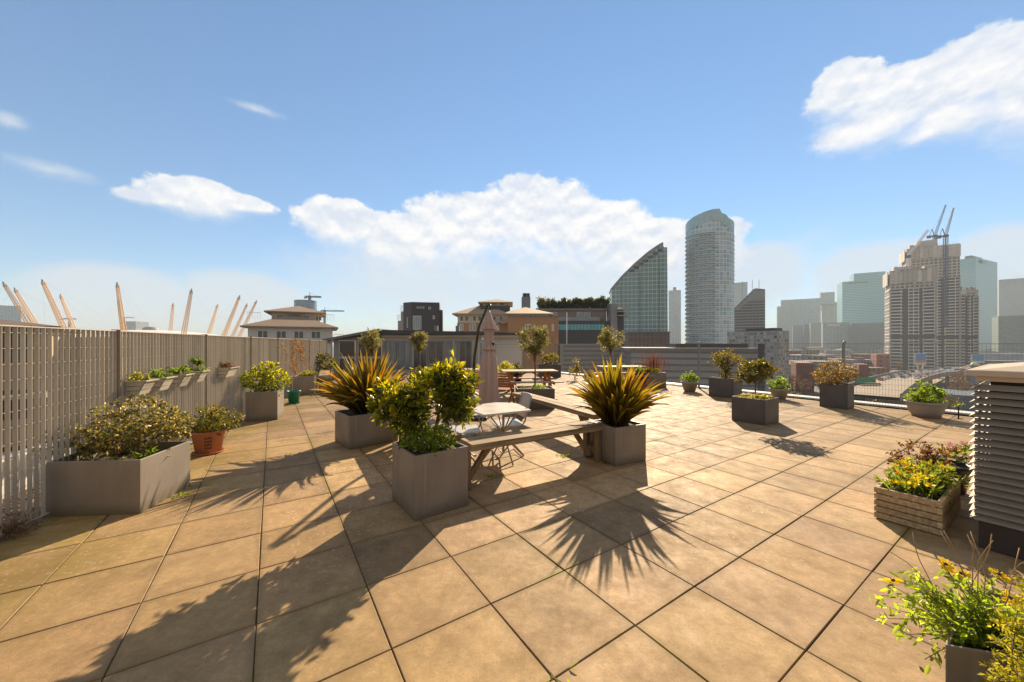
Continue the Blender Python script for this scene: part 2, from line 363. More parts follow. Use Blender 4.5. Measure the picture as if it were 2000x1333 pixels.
def gap(P, s, seed):
    a = np.sin(P[:, 0] * s + seed) + np.sin(P[:, 1] * s * 1.13 + seed * 2.1) + np.sin(P[:, 2] * s * 1.27 + seed * 3.3) + .6 * np.sin((P[:, 0] + P[:, 2]) * s * 2.1 + seed)
    return a
def blob(n, ells, seed, s=9.0, cut=-.6, shell=.55, rng=None):
    """points and outward directions in a lumpy union of ellipsoids (cx,cy,cz,rx,ry,rz)"""
    rng = rng or np.random.default_rng(seed); ws = np.array([e[3] * e[4] + e[4] * e[5] for e in ells]); ws = ws / ws.sum()
    P, D = [], []
    while sum(map(len, P)) < n:
        m = n; k = rng.choice(len(ells), m, p=ws); E_ = np.array(ells)[k]
        d = nrm(rng.normal(size=(m, 3))); r = rng.random(m) ** (1 / 3.) ; r = shell + (1 - shell) * r; r = r + rng.normal(size=m) * .05
        q = d * r[:, None]; lump = 1 + .10 * np.sin(d[:, 0] * 5 + seed) + .10 * np.sin(d[:, 2] * 6 + d[:, 1] * 5 + seed * 1.7) + .06 * np.sin(d[:, 0] * 13 + d[:, 2] * 11 + seed)
        p = E_[:, :3] + q * E_[:, 3:] * lump[:, None]
        ok = gap(p, s, seed) > cut; P.append(p[ok]); D.append((d + np.array([0, 0, .35]) + rng.normal(size=(m, 3)) * .55)[ok])
    return np.concatenate(P)[:n], nrm(np.concatenate(D)[:n])
def tints(n, rng, a=(.7, .7, .7), b=(1.3, 1.3, 1.2), extra=None, share=.12):
    t = rng.random((n, 1)); T = np.array(a) * (1 - t) + np.array(b) * t
    if extra is not None:
        k = rng.random(n) < share; T[k] = np.array(extra) * (.8 + .4 * rng.random((k.sum(), 1)))
    return T
def bush(name, label, cat, loc, ells, n, mat, L=.05, W=.014, seed=1, twigs=10, trunk=None, s=9.0, cut=-.6, shell=.45,
         ta=(.65, .65, .65), tb=(1.35, 1.3, 1.2), extra=None, share=.12, group=None, stemmat=None, stems=None, part='foliage', top=None, fold=.25):
    """a bush or small tree: foliage mesh of leaves, stem mesh of trunk and limbs; loc is where it grows, ellipsoids are local"""
    rng = np.random.default_rng(seed); t = thing(name, label, cat, loc, 0, group)
    nt_ = max(8, n // 8); Pt, Dt = blob(nt_, ells, seed, s, cut, shell, rng); k_ = rng.integers(0, nt_, n)      # leaves sit in tufts along short twigs
    long_ = (1 + .9 * (rng.random(nt_) < .12))[k_]; u_ = rng.random(n); P = Pt[k_] + Dt[k_] * ((u_ - .45) * L * 2.0 * long_)[:, None] + rng.normal(size=(n, 3)) * L * .10
    D = nrm(Dt[k_] * (.35 + .8 * u_)[:, None] + nrm(rng.normal(size=(n, 3))) * .85); clump = (.78 + .44 * rng.random(nt_))[k_][:, None]; Ls = L * (.65 + .7 * rng.random(n)); Ws = W * (.7 + .6 * rng.random(n))
    T = tints(n, rng, ta, tb, extra, share) * clump
    if top:      # leaves of another colour, more frequent towards the top of the plant
        z = P[:, 2]; z0, z1 = z.min(), z.max(); k = rng.random(n) < np.clip((z - z0) / (z1 - z0) * 1.5 - .55, 0, 1) * .6; T[k] = np.array(top) * (.8 + .4 * rng.random((k.sum(), 1)))
    leaf_obj(part, mat, t, P, D, Ls, Ws, T, fold, .08, rng)
    mb = MB(); h = trunk or (0, 0, 0, .01)
    base = [(0, 0, 0)] if not stems else stems
    for bx, by, bz in base:
        tx, ty, tz, tr = h if trunk else (bx, by, .02, .008)
        if trunk: mb.tube([(bx, by, bz), (bx + tx * .4 + .006, by + ty * .4, tz * .5), (bx + tx, by + ty, tz)], [tr * 1.15, tr, tr * .85], 8)
        for i in range(twigs):
            q = P[rng.integers(n)]; o = np.array([bx + (tx if trunk else 0), by + (ty if trunk else 0), tz]); o2 = o + np.array([0, 0, -.25 * tz * rng.random() if trunk else 0])
            mid = (o2 + q) / 2 + rng.normal(size=3) * .03 + np.array([0, 0, .02]); r0 = (tr if trunk else .007) * .55
            mb.tube([o2, mid, q], [r0, r0 * .6, r0 * .25], 5)
    mb.obj('trunk' if trunk else 'stem', stemmat or M['stem'], t); return t
def blades(name, label, loc, n, seed, Lmax=.95, spread=1.0, group=None, rx=.2, lean=(0, 0)):
    """New Zealand flax: long folded sword leaves fanning out of one crown"""
    rng = np.random.default_rng(seed); t = thing(name, label, 'plant', loc, 0, group); vs, fs, ts = [], [], []; b = 0
    me_c = []
    for i in range(n):
        a = rng.random() * 2 * PI; q = rng.random(); tilt = (q ** .7) * R(76) * spread; L = Lmax * (.55 + .45 * rng.random()) * (1.0 - .18 * q)
        w = .018 + .013 * rng.random(); ro = rx * (.25 + .75 * q) * rng.random() ** .5
        o = np.array([math.cos(a) * ro, math.sin(a) * ro, 0]); ax = np.array([math.cos(a), math.sin(a), 0]); tan = np.array([-math.sin(a), math.cos(a), 0])
        ax = ax + tan * rng.normal() * .25; tan = np.array([-ax[1], ax[0], 0]); tan /= np.linalg.norm(tan)
        tw = rng.normal() * .8; sg = 8; p = o.copy(); th = tilt * .45; dead = rng.random() < .08; bend = rng.random() ** 2 * 1.6
        kind = rng.random(); base_c = np.array([.24, .27, .13]) if kind < .65 else np.array([.40, .25, .16]); tip_c = [np.array([1.3, 1.15, .45]), np.array([1.35, .95, .35]), np.array([.6, .66, .3]), np.array([1.25, .62, .25])][rng.choice(4, p=[.36, .22, .32, .10])]
        if dead: base_c = np.array([.8, .6, .5]); tip_c = np.array([1.1, .85, .7])
        for k in range(sg + 1):
            f = k / sg; th = tilt * (.45 + .55 * f) + f * f * (.10 + .55 * q * bend)
            d = ax * math.sin(th) + np.array([lean[0] * f * .3, lean[1] * f * .3, math.cos(th)]); nn = np.cross(tan, d)
            side = tan * math.cos(tw) + nn * math.sin(tw); ww = w * (.8 + .5 * min(1, f * 3)) * (1 - max(0, f - .55) / .45) ** .8 + .0008
            mid = nn * math.cos(tw) - tan * math.sin(tw)
            vs += [p - side * ww + mid * ww * .5, p, p + side * ww + mid * ww * .5]
            g = np.clip(f * 1.7 - .72, 0, 1); me_c.append(base_c * (1 - g) + tip_c * g)
            if k < sg:
                j = b + 3 * k; fs += [(j, j + 1, j + 4, j + 3), (j + 1, j + 2, j + 5, j + 4)]; ts += [len(me_c) - 1] * 2
                p = p + d * L / sg
        b += 3 * (sg + 1)
    me = bpy.data.meshes.new('leaves'); me.from_pydata([tuple(v) for v in vs], [], fs); me.materials.append(M['blade'])
    ca = me.color_attributes.new('tint', 'FLOAT_COLOR', 'CORNER'); C = np.array(me_c)
    vidx = np.array(fs).ravel(); t4 = np.concatenate([C[vidx // 3], np.ones((len(vidx), 1))], 1); ca.data.foreach_set('color', t4.astype(np.float32).ravel())
    link('leaves', me, t); return t
def flowers(parent, pts, rad, tint, seed, petals=7, face=(0, -.3, .8), mat=None, name='flower', centre=(.35, .2, .02)):
    rng = np.random.default_rng(seed); P, D, T = [], [], []
    for p in pts:
        P, D, T = [], [], []; ax = nrm(rng.normal(size=(1, 3)) * .5 + np.array([face]))[0]; u = np.cross(ax, [1, 0, 0]); u /= np.linalg.norm(u); w = np.cross(ax, u)
        for k in range(petals):
            a = 2 * PI * k / petals + rng.random() * .2; d = u * math.cos(a) + w * math.sin(a) + ax * .18; P.append(np.array(p) + d * rad * .12); D.append(d); T.append(np.array(tint) * (.9 + .2 * rng.random()))
        leaf_obj(name, mat or M['petal'], parent, np.array(P), np.array(D), rad, rad * (.30 if petals < 10 else .21), np.array(T), .1, 0, rng)

# ---------------------------- planters
def planter(label, C, r, s1, s2, H, mat='planter', soil_drop=.05, group='square grey planters', corner='front', wall=.022):
    """open-topped box on the paving, C = its corner nearest the camera, r = turn of its right-hand side"""
    t = thing('planter', label, 'planter', (C[0], C[1], 0.003), r, group); mb = MB()
    mb.box((s1 / 2, wall / 2, H / 2), (s1, wall, H)); mb.box((s1 / 2, s2 - wall / 2, H / 2), (s1, wall, H))
    mb.box((wall / 2, s2 / 2, H / 2 - .001), (wall, s2 - 2 * wall, H - .002)); mb.box((s1 - wall / 2, s2 / 2, H / 2 - .001), (wall, s2 - 2 * wall, H - .002))
    mb.obj('box', M[mat], t, bevel=.004)
    soil_patch(t, wall, wall, s1 - wall, s2 - wall, H - soil_drop); return t
def soil_patch(t, x0, y0, x1, y1, z, n=9):
    mb = MB(); vs = []; rng = np.random.default_rng(int(abs(x1 * 999 + z * 77)) + 3)
    for j in range(n):
        for i in range(n):
            e = i in (0, n - 1) or j in (0, n - 1); vs.append((x0 + (x1 - x0) * i / (n - 1), y0 + (y1 - y0) * j / (n - 1), z + (0 if e else .012 + .02 * rng.random())))
    mb.add(vs, [(j * n + i, j * n + i + 1, (j + 1) * n + i + 1, (j + 1) * n + i) for j in range(n - 1) for i in range(n - 1)], None, (1, 1, 1), True)
    return mb.obj('soil', M['soil'], t)
def pc(C, r, a, b, z=0):   # a point inside a planter, from its corner
    r_ = r; return (C[0] + a * math.cos(r_) - b * math.sin(r_), C[1] + a * math.sin(r_) + b * math.cos(r_), z)

# ============================ THE TERRACE
FE = Vector((-.32, .9474, 0)).normalized(); FN = Vector((FE.y, -FE.x, 0))      # left fence: direction and its terrace-side normal
F0 = Vector((-4.20, 3.15, 0)); RE = BD.copy(); R0 = Vector((8.51, 10.45, 0)); RN = Vector((RE.y, -RE.x, 0))   # right fence, RN points outward
def fp(t, o=0.0): p = F0 + FE * t + FN * o; return (p.x, p.y)
def rp(t, o=0.0): p = R0 + RE * t + RN * o; return (p.x, p.y)
t_far = (19.3 - F0.y) / FE.y; t_rf = 11.18
foot = [fp(-9.5, 0), rp(-18, 0), rp(t_rf, 0), fp(t_far, 0)]
def clip(poly, a, b):      # keep the left side of a->b
    out = []; n = len(poly)
    sd = lambda p: (b[0] - a[0]) * (p[1] - a[1]) - (b[1] - a[1]) * (p[0] - a[0])
    for i in range(n):
        p, q = poly[i], poly[(i + 1) % n]; sp_, sq = sd(p), sd(q)
        if sp_ >= 0: out.append(p)
        if sp_ * sq < 0: k = sp_ / (sp_ - sq); out.append((p[0] + (q[0] - p[0]) * k, p[1] + (q[1] - p[1]) * k))
    return out
OX, OY = .36, .41; S = .6
def cell_of(px, py):
    x, y = G(px, py); d = Vector((x - OX, y - OY, 0)); return (math.floor(d.dot(AD) / S), math.floor(d.dot(BD) / S))
pale = {cell_of(*p) for p in ((700, 905), (690, 935), (1215, 960), (1110, 985), (1290, 930), (1040, 925), (1100, 965), (1650, 880))}
grimy = {cell_of(*p) for p in ((1160, 1010), (740, 1080), (1330, 880), (1400, 860), (1370, 905), (1250, 985), (560, 930), (600, 900))}
mb = MB(); rg = random.Random(3)
for i in range(-30, 46):
    for j in range(-30, 50):
        o = Vector((OX, OY, 0)) + AD * (i * S) + BD * (j * S); g = .0028
        if not (-12 < o.x < 20 and -4.5 < o.y < 21): continue
        q = [o + AD * g + BD * g, o + AD * (S - g) + BD * g, o + AD * (S - g) + BD * (S - g), o + AD * g + BD * (S - g)]
        poly = [(v.x + rg.uniform(-.0012, .0012), v.y + rg.uniform(-.0022, .0022)) for v in q]
        for k in range(4): poly = clip(poly, foot[k], foot[(k + 1) % 4]) if len(poly) > 2 else poly
        if len(poly) < 3: continue
        a = rg.uniform(.84, 1.10); tn = (a, a * rg.uniform(.975, 1.015), a * rg.uniform(.92, 1.10))
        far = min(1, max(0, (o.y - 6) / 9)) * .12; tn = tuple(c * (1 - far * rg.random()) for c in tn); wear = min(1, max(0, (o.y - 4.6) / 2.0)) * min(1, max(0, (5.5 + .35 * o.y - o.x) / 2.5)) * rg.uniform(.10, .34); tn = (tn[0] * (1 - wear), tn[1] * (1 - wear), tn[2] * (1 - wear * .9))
        if (i, j) in pale: tn = (1.22, 1.22, 1.25)
        if (i, j) in grimy: tn = (.74, .74, .78)
        z = rg.uniform(-.0012, .0012); cx = sum(p[0] for p in poly) / len(poly); cy = sum(p[1] for p in poly) / len(poly)
        inn = [(p[0] + (cx - p[0]) * .012, p[1] + (cy - p[1]) * .012) for p in poly]; n = len(poly); t1, t2 = rg.uniform(-.0015, .0015), rg.uniform(-.0015, .0015)
        zz = lambda p: z + t1 * (p[0] - cx) + t2 * (p[1] - cy)
        vs = [(p[0], p[1], -.035) for p in poly] + [(p[0], p[1], zz(p) - .004) for p in poly] + [(p[0], p[1], zz(p)) for p in inn]
        fs = []
        for l in range(2):
            fs += [(l * n + k, l * n + (k + 1) % n, (l + 1) * n + (k + 1) % n, (l + 1) * n + k) for k in range(n)]
        fs.append(tuple(range(2 * n, 3 * n)))
        uvs = []
        for f_ in fs:
            uvs.append([(((vs[v][0] - o.x) * AD.x + (vs[v][1] - o.y) * AD.y) / S, ((vs[v][0] - o.x) * BD.x + (vs[v][1] - o.y) * BD.y) / S) for v in f_])
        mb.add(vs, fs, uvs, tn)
m, nt, b = newmat('concrete_slabs'); N = NT(nt)
big = N.noise(.55, 7, .68); mid = N.noise(4.2, 9, .74); fin = N.noise(60, 4, .7); blot = N.noise(1.3, 9, .70)
c = N.mix(N.ramp(big, .3, .7), (.46, .292, .124), (.585, .392, .182)); c = N.mix(N.m('MULTIPLY', N.ramp(mid, .43, .70), .6), c, (.175, .117, .058))
g2 = N.noise(19, 8, .75); g3 = N.noise(150, 3, .7)
c = N.mix(N.m('MULTIPLY', N.ramp(g2, .46, .62), .38), c, (.24, .165, .085)); c = N.mix(N.m('MULTIPLY', N.ramp(g2, .46, .34), .30), c, (.66, .47, .25)); c = N.mix(N.m('MULTIPLY', N.ramp(g3, .42, .60), .35), c, (.24, .165, .085)); c = N.mix(N.m('MULTIPLY', N.ramp(fin, .38, .62), .28), c, (.31, .22, .12)); c = N.mix(N.m('MULTIPLY', N.ramp(blot, .47, .66), .72), c, (.20, .128, .058))
uv = N.n('ShaderNodeUVMap'); sx = N.n('ShaderNodeSeparateXYZ'); N.l(uv.outputs[0], sx.inputs[0])
ed = N.m('MINIMUM', N.m('MINIMUM', sx.outputs[0], N.m('SUBTRACT', 1.0, sx.outputs[0])), N.m('MINIMUM', sx.outputs[1], N.m('SUBTRACT', 1.0, sx.outputs[1])))
edn = N.m('ADD', ed, N.m('MULTIPLY', N.m('SUBTRACT', mid, .5), .16)); dirt = N.ramp(edn, .0, .075, 1, 0)
c = N.mix(N.m('MULTIPLY', N.m('MAXIMUM', dirt, 0.0), .45), c, (.19, .125, .06))
gm = N.n('ShaderNodeNewGeometry'); ps = N.n('ShaderNodeSeparateXYZ'); N.l(gm.outputs['Position'], ps.inputs[0])
# moss along the left fence and pale lichen, both patchy
dl = N.m('ADD', N.m('MULTIPLY', N.m('SUBTRACT', ps.outputs[0], F0.x), FN.x), N.m('MULTIPLY', N.m('SUBTRACT', ps.outputs[1], F0.y), FN.y))
moss = N.m('MULTIPLY', N.ramp(dl, .1, 1.5, 1, 0), N.ramp(blot, .32, .6)); moss = N.m('MAXIMUM', moss, N.m('MULTIPLY', N.m('MAXIMUM', dirt, 0.0), N.ramp(big, .5, .62)))
c = N.mix(N.m('MULTIPLY', moss, .7), c, (.22, .165, .02))
vo = N.n('ShaderNodeTexVoronoi'); vo.inputs['Scale'].default_value = 26; N.l(gm.outputs['Position'], vo.inputs['Vector'])
sep = N.n('ShaderNodeSeparateColor'); N.l(vo.outputs['Color'], sep.inputs[0])
patchy = N.m('MULTIPLY', N.ramp(N.noise(.8, 4, .6), .38, .58), N.ramp(ps.outputs[1], 1.8, 3.6))
lich = N.m('MULTIPLY', N.m('MULTIPLY', N.m('LESS_THAN', N.m('ADD', vo.outputs['Distance'], N.m('MULTIPLY', N.m('SUBTRACT', g2, .5), .5)), .27), N.m('GREATER_THAN', sep.outputs[0], .55)), patchy)
c = N.mix(N.m('MULTIPLY', lich, .60), c, (.60, .52, .40))
vo2 = N.n('ShaderNodeTexVoronoi'); vo2.inputs['Scale'].default_value = 48; N.l(gm.outputs['Position'], vo2.inputs['Vector'])
sep2 = N.n('ShaderNodeSeparateColor'); N.l(vo2.outputs['Color'], sep2.inputs[0])
spk = N.m('MULTIPLY', N.m('LESS_THAN', vo2.outputs['Distance'], .2), N.m('GREATER_THAN', sep2.outputs[1], .7)); c = N.mix(N.m('MULTIPLY', spk, .45), c, (.15, .11, .07))
N.l(N.tint(c), b.inputs['Base Color']); N.l(N.ramp(mid, .3, .7, .62, .85), b.inputs['Roughness']); b.inputs['Specular IOR Level'].default_value = .3
N.bump(N.m('ADD', fin, N.m('MULTIPLY', mid, .8)), b, .35, .003)
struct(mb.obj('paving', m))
mb = MB(); mb.prism([fp(-9.5, -.02), rp(-18, .0), rp(t_rf, .0), fp(t_far, -.02)], -.30, -.0075)
struct(mb.obj('terrace_bed', plain('joint_dirt', (.045, .035, .018), .95, 0, .5, 14, None, .8)))
# own building under the terrace
mb = MB(); mb.prism([fp(-9.5, -1.1), rp(-18.4, .55), rp(t_rf + .6, .55), fp(t_far + .6, -1.1)], -25, -.32)
t = thing('apartment_block', 'brick block that carries the paved roof terrace', 'building', (0, 0, 0)); mb.obj('wall', facade('own_wall', (.30, .22, .15), (.05, .06, .07), 2.4, 3.0, .45, .5), t)
# gravel margin and parapet outside the left fence, roof edge outside the right one
mb = MB(); mb.prism([fp(-9.5, -.90), fp(-9.5, -.03), fp(t_far, -.03), fp(t_far, -.90)], -.31, -.04); g = struct(mb.obj('gravel', M['gravel']), 'structure')
rng = np.random.default_rng(5); mb = MB()
for _ in range(2600):
    tt, o = rng.uniform(-2.5, 3.5), rng.uniform(-.86, -.06); x, y = fp(tt, o); s_ = rng.uniform(.008, .022)
    mb.box((x, y, -.04 + s_ * .3), (s_ * 1.5, s_, s_ * .8), rng.uniform(0, 3), rng.uniform(-.4, .4), 0, float(rng.uniform(.6, 1.7)))
tag(struct(mb.obj('loose_stones', M['gravel']), 'stuff'), 'loose brown gravel between the slatted fence and the white roof edge', 'gravel')
mb = MB()
for k in range(-4, 9): mb.bar((*fp(k * 2.3, -.99), .06), (*fp(k * 2.3 + 2.29, -.99), .06), .16, .62)
tag(mb.obj('parapet', M['white'], bevel=.01), 'low white roof edge seen through the left slatted fence', 'parapet')
mb = MB()
for k in range(-7, 5): mb.bar((*rp(k * 2.5, .23), .035), (*rp(k * 2.5 + 2.494, .23), .035), .40, .05)
tag(mb.obj('edge_capping', M['white'], bevel=.008), 'long pale metal capping along the terrace edge outside the mesh fence', 'edge capping')
mb = MB()
for k in range(-30, 19): mb.bar((*rp(k * .6, -.02), .005), (*rp(k * .6 + .56, -.02), .005), .035, .05)
mb.bar((*rp(-18, -.015), -.005), (*rp(t_rf, -.015), -.005), .03, .04)
tag(mb.obj('drain_channel', M['metal_dark'], bevel=.003), 'dark notched edge rail running along the foot of the mesh fence', 'edge rail')

# ---- left slatted fence
H_F = 1.755
ft = thing('slatted_fence', 'tall grey steel fence of upright flat bars along the left side of the terrace', 'fence', (F0.x, F0.y, 0))
def loc(p): return (p[0] - F0.x, p[1] - F0.y)
posts = [(4.19 - F0.y) / FE.y + 2.125 * k for k in range(-3, 8)]
posts = [p for p in posts if p < t_far + .2]
ang = math.atan2(FE.y, FE.x)
for i, tp in enumerate(posts):
    mb = MB(); x, y = loc(fp(tp, 0)); mb.box((x, y, H_F / 2 + .003), (.012, .085, H_F + .012), ang); mb.box((x, y, .012), (.10, .14, .012), ang)
    mb.obj('post', M['fence_post'], ft, bevel=.002)
for i in range(len(posts) - 1):
    mb = MB(); a, b_ = posts[i] + .012, posts[i + 1] - .012; n = int(round((b_ - a) / .065))
    for k in range(n + 1):
        x, y = loc(fp(a + (b_ - a) * k / n, 0)); mb.box((x, y, .045 + (H_F - .045) / 2), (.0035, .032, H_F - .045 - .012), ang, 0, 0, float(RNG.uniform(.76, 1.14)))
    z = .11
    while z < H_F - .03:
        mb.bar((*loc(fp(a, 0)), z), (*loc(fp(b_, 0)), z), .0028, .0028); z += .132
    for z in (.042, H_F - .006): mb.bar((*loc(fp(a, 0)), z), (*loc(fp(b_, 0)), z), .029, .010)
    mb.obj('panel', M['fence'], ft)

# ---- mesh fences, right and far
def mesh_fence(label, P, Q, H, nposts, vstep=.055, hstep=.13, hooks=False, r=.0018, rail=True, z0=.06, end=True):
    P, Q = Vector((*P, 0)), Vector((*Q, 0)); D = (Q - P); L = D.length; D.normalize(); a = math.atan2(D.y, D.x)
    t = thing('mesh_fence', label, 'fence', P)
    for k in range(nposts):
        s_ = L * k / (nposts - 1); mb = MB(); p = D * s_; mb.box((p.x, p.y, (H + .01) / 2), (.055, .055, H + .01), a); mb.box((p.x, p.y, .006), (.14, .14, .012), a)
        if hooks:
            n_ = Vector((D.y, -D.x, 0)); mb.tube([(p.x, p.y, H), *[tuple(p + n_ * (.07 - .07 * math.cos(q)) + Vector((0, 0, H + .07 * math.sin(q)))) for q in np.linspace(.3, PI * .9, 6)]], .02, 6)
        mb.obj('post', M['mesh_steel'], t)
    for k in range(nposts - 1):
        a0, a1 = L * k / (nposts - 1) + .035, L * (k + 1) / (nposts - 1) - .035; mb = MB(); n = int((a1 - a0) / vstep)
        for i in range(n + 1):
            p = D * (a0 + (a1 - a0) * i / n); mb.box((p.x, p.y, (z0 + H) / 2), (2 * r, 2 * r, H - z0), a)
        z = z0
        while z < H: q0, q1 = D * a0, D * a1; mb.bar((q0.x, q0.y, z), (q1.x, q1.y, z), 2.4 * r, 2.4 * r); z += hstep
        if rail: q0, q1 = D * a0, D * a1; mb.bar((q0.x, q0.y, H), (q1.x, q1.y, H), .012, .012)
        mb.obj('mesh_panel', M['mesh_steel'], t)
    return t
mesh_fence('fine wire mesh fence on square posts along the right side overlooking the motorway', rp(-12.7, .0), rp(t_rf, .0), 1.6, 7, hooks=True)
X0 = fp(t_far + .05); X1 = (-1.0, 19.45)
mesh_fence('taller mesh fence across the far left end of the terrace, before the white penthouse', (X0[0] + .1, X0[1]), X1, 1.80, 5, .075, .15, r=.0022)
mesh_fence('lower mesh fence across the far end below the brick building', (X1[0] + .12, X1[1]), (rp(t_rf)[0] - .1, rp(t_rf)[1] - .02), 1.58, 3, .075, .15, r=.0022)
# framed screen panels at the far left corner
def screen(label, x0, x1, y, H):
    t = thing('framed_screen', label, 'screen panel', (x0, y, 0), 0, 'framed screens at the far left corner'); w = x1 - x0
    for z0, z1 in ((.05, H * .5 - .02), (H * .5 + .02, H)):
        mb = MB()
        for a, b_ in (((.02, 0, z0), (.02, 0, z1)), ((w - .02, 0, z0), (w - .02, 0, z1)), ((.04, 0, z0 + .02), (w - .04, 0, z0 + .02)), ((.04, 0, z1 - .02), (w - .04, 0, z1 - .02))): mb.bar(a, b_, .035, .035, (0, 1, 0))
        mb.obj('frame', M['fence'], t); mb = MB(); mb.box((w / 2, .012, (z0 + z1) / 2), (w - .07, .008, z1 - z0 - .07)); mb.obj('panel', M['screen_dark'], t)
M['screen_dark'] = plain('dark_screen', (.085, .075, .075), .6, 0, .1)
screen('dark framed screen at the far left corner, left of the two', K(662) * 18.9, K(694) * 18.9, 18.9, 1.78)
screen('dark framed screen right of its twin, behind the leftmost olive tree', K(699) * 18.9, K(746) * 18.9, 18.9, 1.78)

# ============================ PLANTERS AND PLANTS ON THE TERRACE
# --- near centre ring
r1 = R(37); C1 = (-.873, 3.275); planter('tall grey planter at centre front holding the bay trees and a low green shrub', C1, r1, .55, .60, .585)
bush('bay_tree', 'larger round bay tree on a bare stem, right of the pair in the front planter', 'tree', pc(C1, r1, .33, .36, .53),
     [(.12, .04, .55, .27, .26, .25), (.22, .04, .50, .20, .20, .20), (.02, .08, .56, .20, .22, .20), (.13, -.02, .70, .16, .16, .12)], 2500, M['leaf_bay'], .078, .015, 11, 14, (.06, .02, .34, .013), 10, -1.0, .35,
     (.6, .7, .5), (1.2, 1.25, .9), (2.4, 2.0, .5), .12, 'bay trees in the front planter', top=(3.2, 2.6, .6))
bush('bay_tree', 'smaller bay tree leaning left, left of the pair in the front planter', 'tree', pc(C1, r1, .10, .50, .53),
     [(-.06, .04, .43, .22, .22, .22), (-.14, .04, .50, .16, .18, .17), (.03, .0, .30, .16, .16, .15), (-.03, 0, .20, .12, .12, .10)], 1800, M['leaf_bay'], .078, .015, 12, 12, (-.02, .02, .3, .012), 10, -1.0, .35,
     (.6, .7, .5), (1.2, 1.25, .9), (2.4, 2.0, .5), .12, 'bay trees in the front planter', top=(3.2, 2.6, .6))
bush('shrub', 'low bright green shrub filling the front edge of the bay tree planter', 'shrub', pc(C1, r1, .26, .22, .53),
     [(.0, .0, .10, .23, .20, .14), (.10, -.04, .11, .14, .12, .13), (-.12, .02, .08, .15, .14, .12)], 2600, M['leaf_green'], .028, .008, 13, 16, None, 14, -.9, .3, (.6, .7, .6), (1.5, 1.35, 1.0), (1.6, 1.1, 1.0), .15, top=(2.6, 2.2, .8))
C2 = (1.346, 4.746); r2 = R(27); planter('grey planter with bronze flax at the right end of the near bench', C2, r2, .55, .53, .50)
blades('flax_plant', 'spiky orange and bronze flax at the right end of the near bench', pc(C2, r2, .27, .27, .46), 270, 21, 1.04, 1.0, 'bronze flax plants', .16, (-.12, 0))
C3 = (-2.456, 5.50); r3 = R(43); planter('grey planter with bronze flax left of the bay trees', C3, r3, .78, .66, .50)
blades('flax_plant', 'spiky bronze flax left of the bay trees, leaning to the left', pc(C3, r3, .42, .36, .46), 280, 22, 1.14, 1.06, 'bronze flax plants', .20, (-.45, 0))
C8 = (.13, 8.85); r8 = R(4); planter('dark planter with an olive tree behind the far end of the benches', C8, r8, .92, .62, .50, 'planter_dark')
bush('olive_tree', 'slender olive tree in the dark planter behind the benches, nearest of the four', 'tree', pc(C8, r8, .47, .3, .46),
     [(.0, 0, 1.22, .36, .34, .26), (.1, 0, 1.42, .22, .2, .18), (-.16, 0, 1.38, .18, .18, .16), (0, 0, 1.0, .18, .18, .14)], 3600, M['leaf_olive'], .052, .010, 31, 26, (0, 0, .92, .018), 9, -.8, .2, (.7, .75, .6), (1.3, 1.25, 1.0), None, 0, 'olive trees')
bush('bedding_plant', 'low yellow green ground cover round the foot of the nearest olive tree', 'plant', pc(C8, r8, .47, .28, .45), [(0, 0, .04, .36, .22, .06)], 700, M['leaf_green'], .03, .008, 32, 4, None, 12, -.5, .2, top=(2.2, 2.0, .6))

# --- far olives with their pots
def olive(px, d, top, wid, seed, label, ph=.5):
    x = K(px) * d; C = (x - .3, d - .3); planter('dark planter under the %s' % label[1], C, R(8), .6, .6, ph, 'planter_dark', group='dark planters at the far end')
    h = ZT(top, d) - (ph - .04)
    bush('olive_tree', label[0], 'tree', (x, d, ph - .04), [(0, 0, h - wid * .46, wid * .44, wid * .4, wid * .42), (.12 * wid, 0, h - wid * .26, wid * .28, .3 * wid, .24 * wid), (-.22 * wid, 0, h - wid * .35, .26 * wid, .3 * wid, .25 * wid), (0, 0, h - wid * .8, .2 * wid, .2 * wid, .16 * wid)],
         3200, M['leaf_olive'], .06, .012, seed, 30, (0, 0, h - wid * .85, .02), 8, -.9, .15, (.8, .8, .65), (1.5, 1.4, 1.1), None, 0, 'olive trees')
olive(725, 14.5, 644, .98, 33, ('widest olive tree, leftmost of the four, before the dark framed screens', 'leftmost olive tree'))
olive(819, 15.0, 650, .78, 34, ('small round olive tree between the leftmost one and the closed parasol', 'small round olive tree'))
olive(1193, 13.5, 642, .90, 35, ('olive tree seen right above the orange flax', 'olive tree beyond the orange flax'))

# --- left side
P4 = [(-4.30, 3.36), (-3.50, 3.43), (-3.625, 4.11), (-4.50, 4.06)]
t = thing('planter', 'big angular grey planter against the slatted fence at the left', 'planter', (-3.5, 3.43, .003), 0, 'square grey planters')
mb = MB(); H4 = .505; cx, cy = -3.98, 3.74
outer = [(p[0] + 3.5, p[1] - 3.43) for p in P4]; inner = [(p[0] + (cx - p[0]) * .055 + 3.5, p[1] + (cy - p[1]) * .065 - 3.43) for p in P4]
vs = [(*p, 0) for p in outer] + [(*p, H4) for p in outer] + [(*p, H4) for p in inner] + [(*p, .1) for p in inner]; fs = []
for l in range(3): fs += [(l * 4 + k, l * 4 + (k + 1) % 4, l * 4 + 4 + (k + 1) % 4, l * 4 + 4 + k) for k in range(4)]
mb.add(vs, fs); mb.obj('box', M['planter'], t, bevel=.005)
mb = MB(); mb.prism(inner, .30, .40); mb.obj('soil', M['soil'], t)
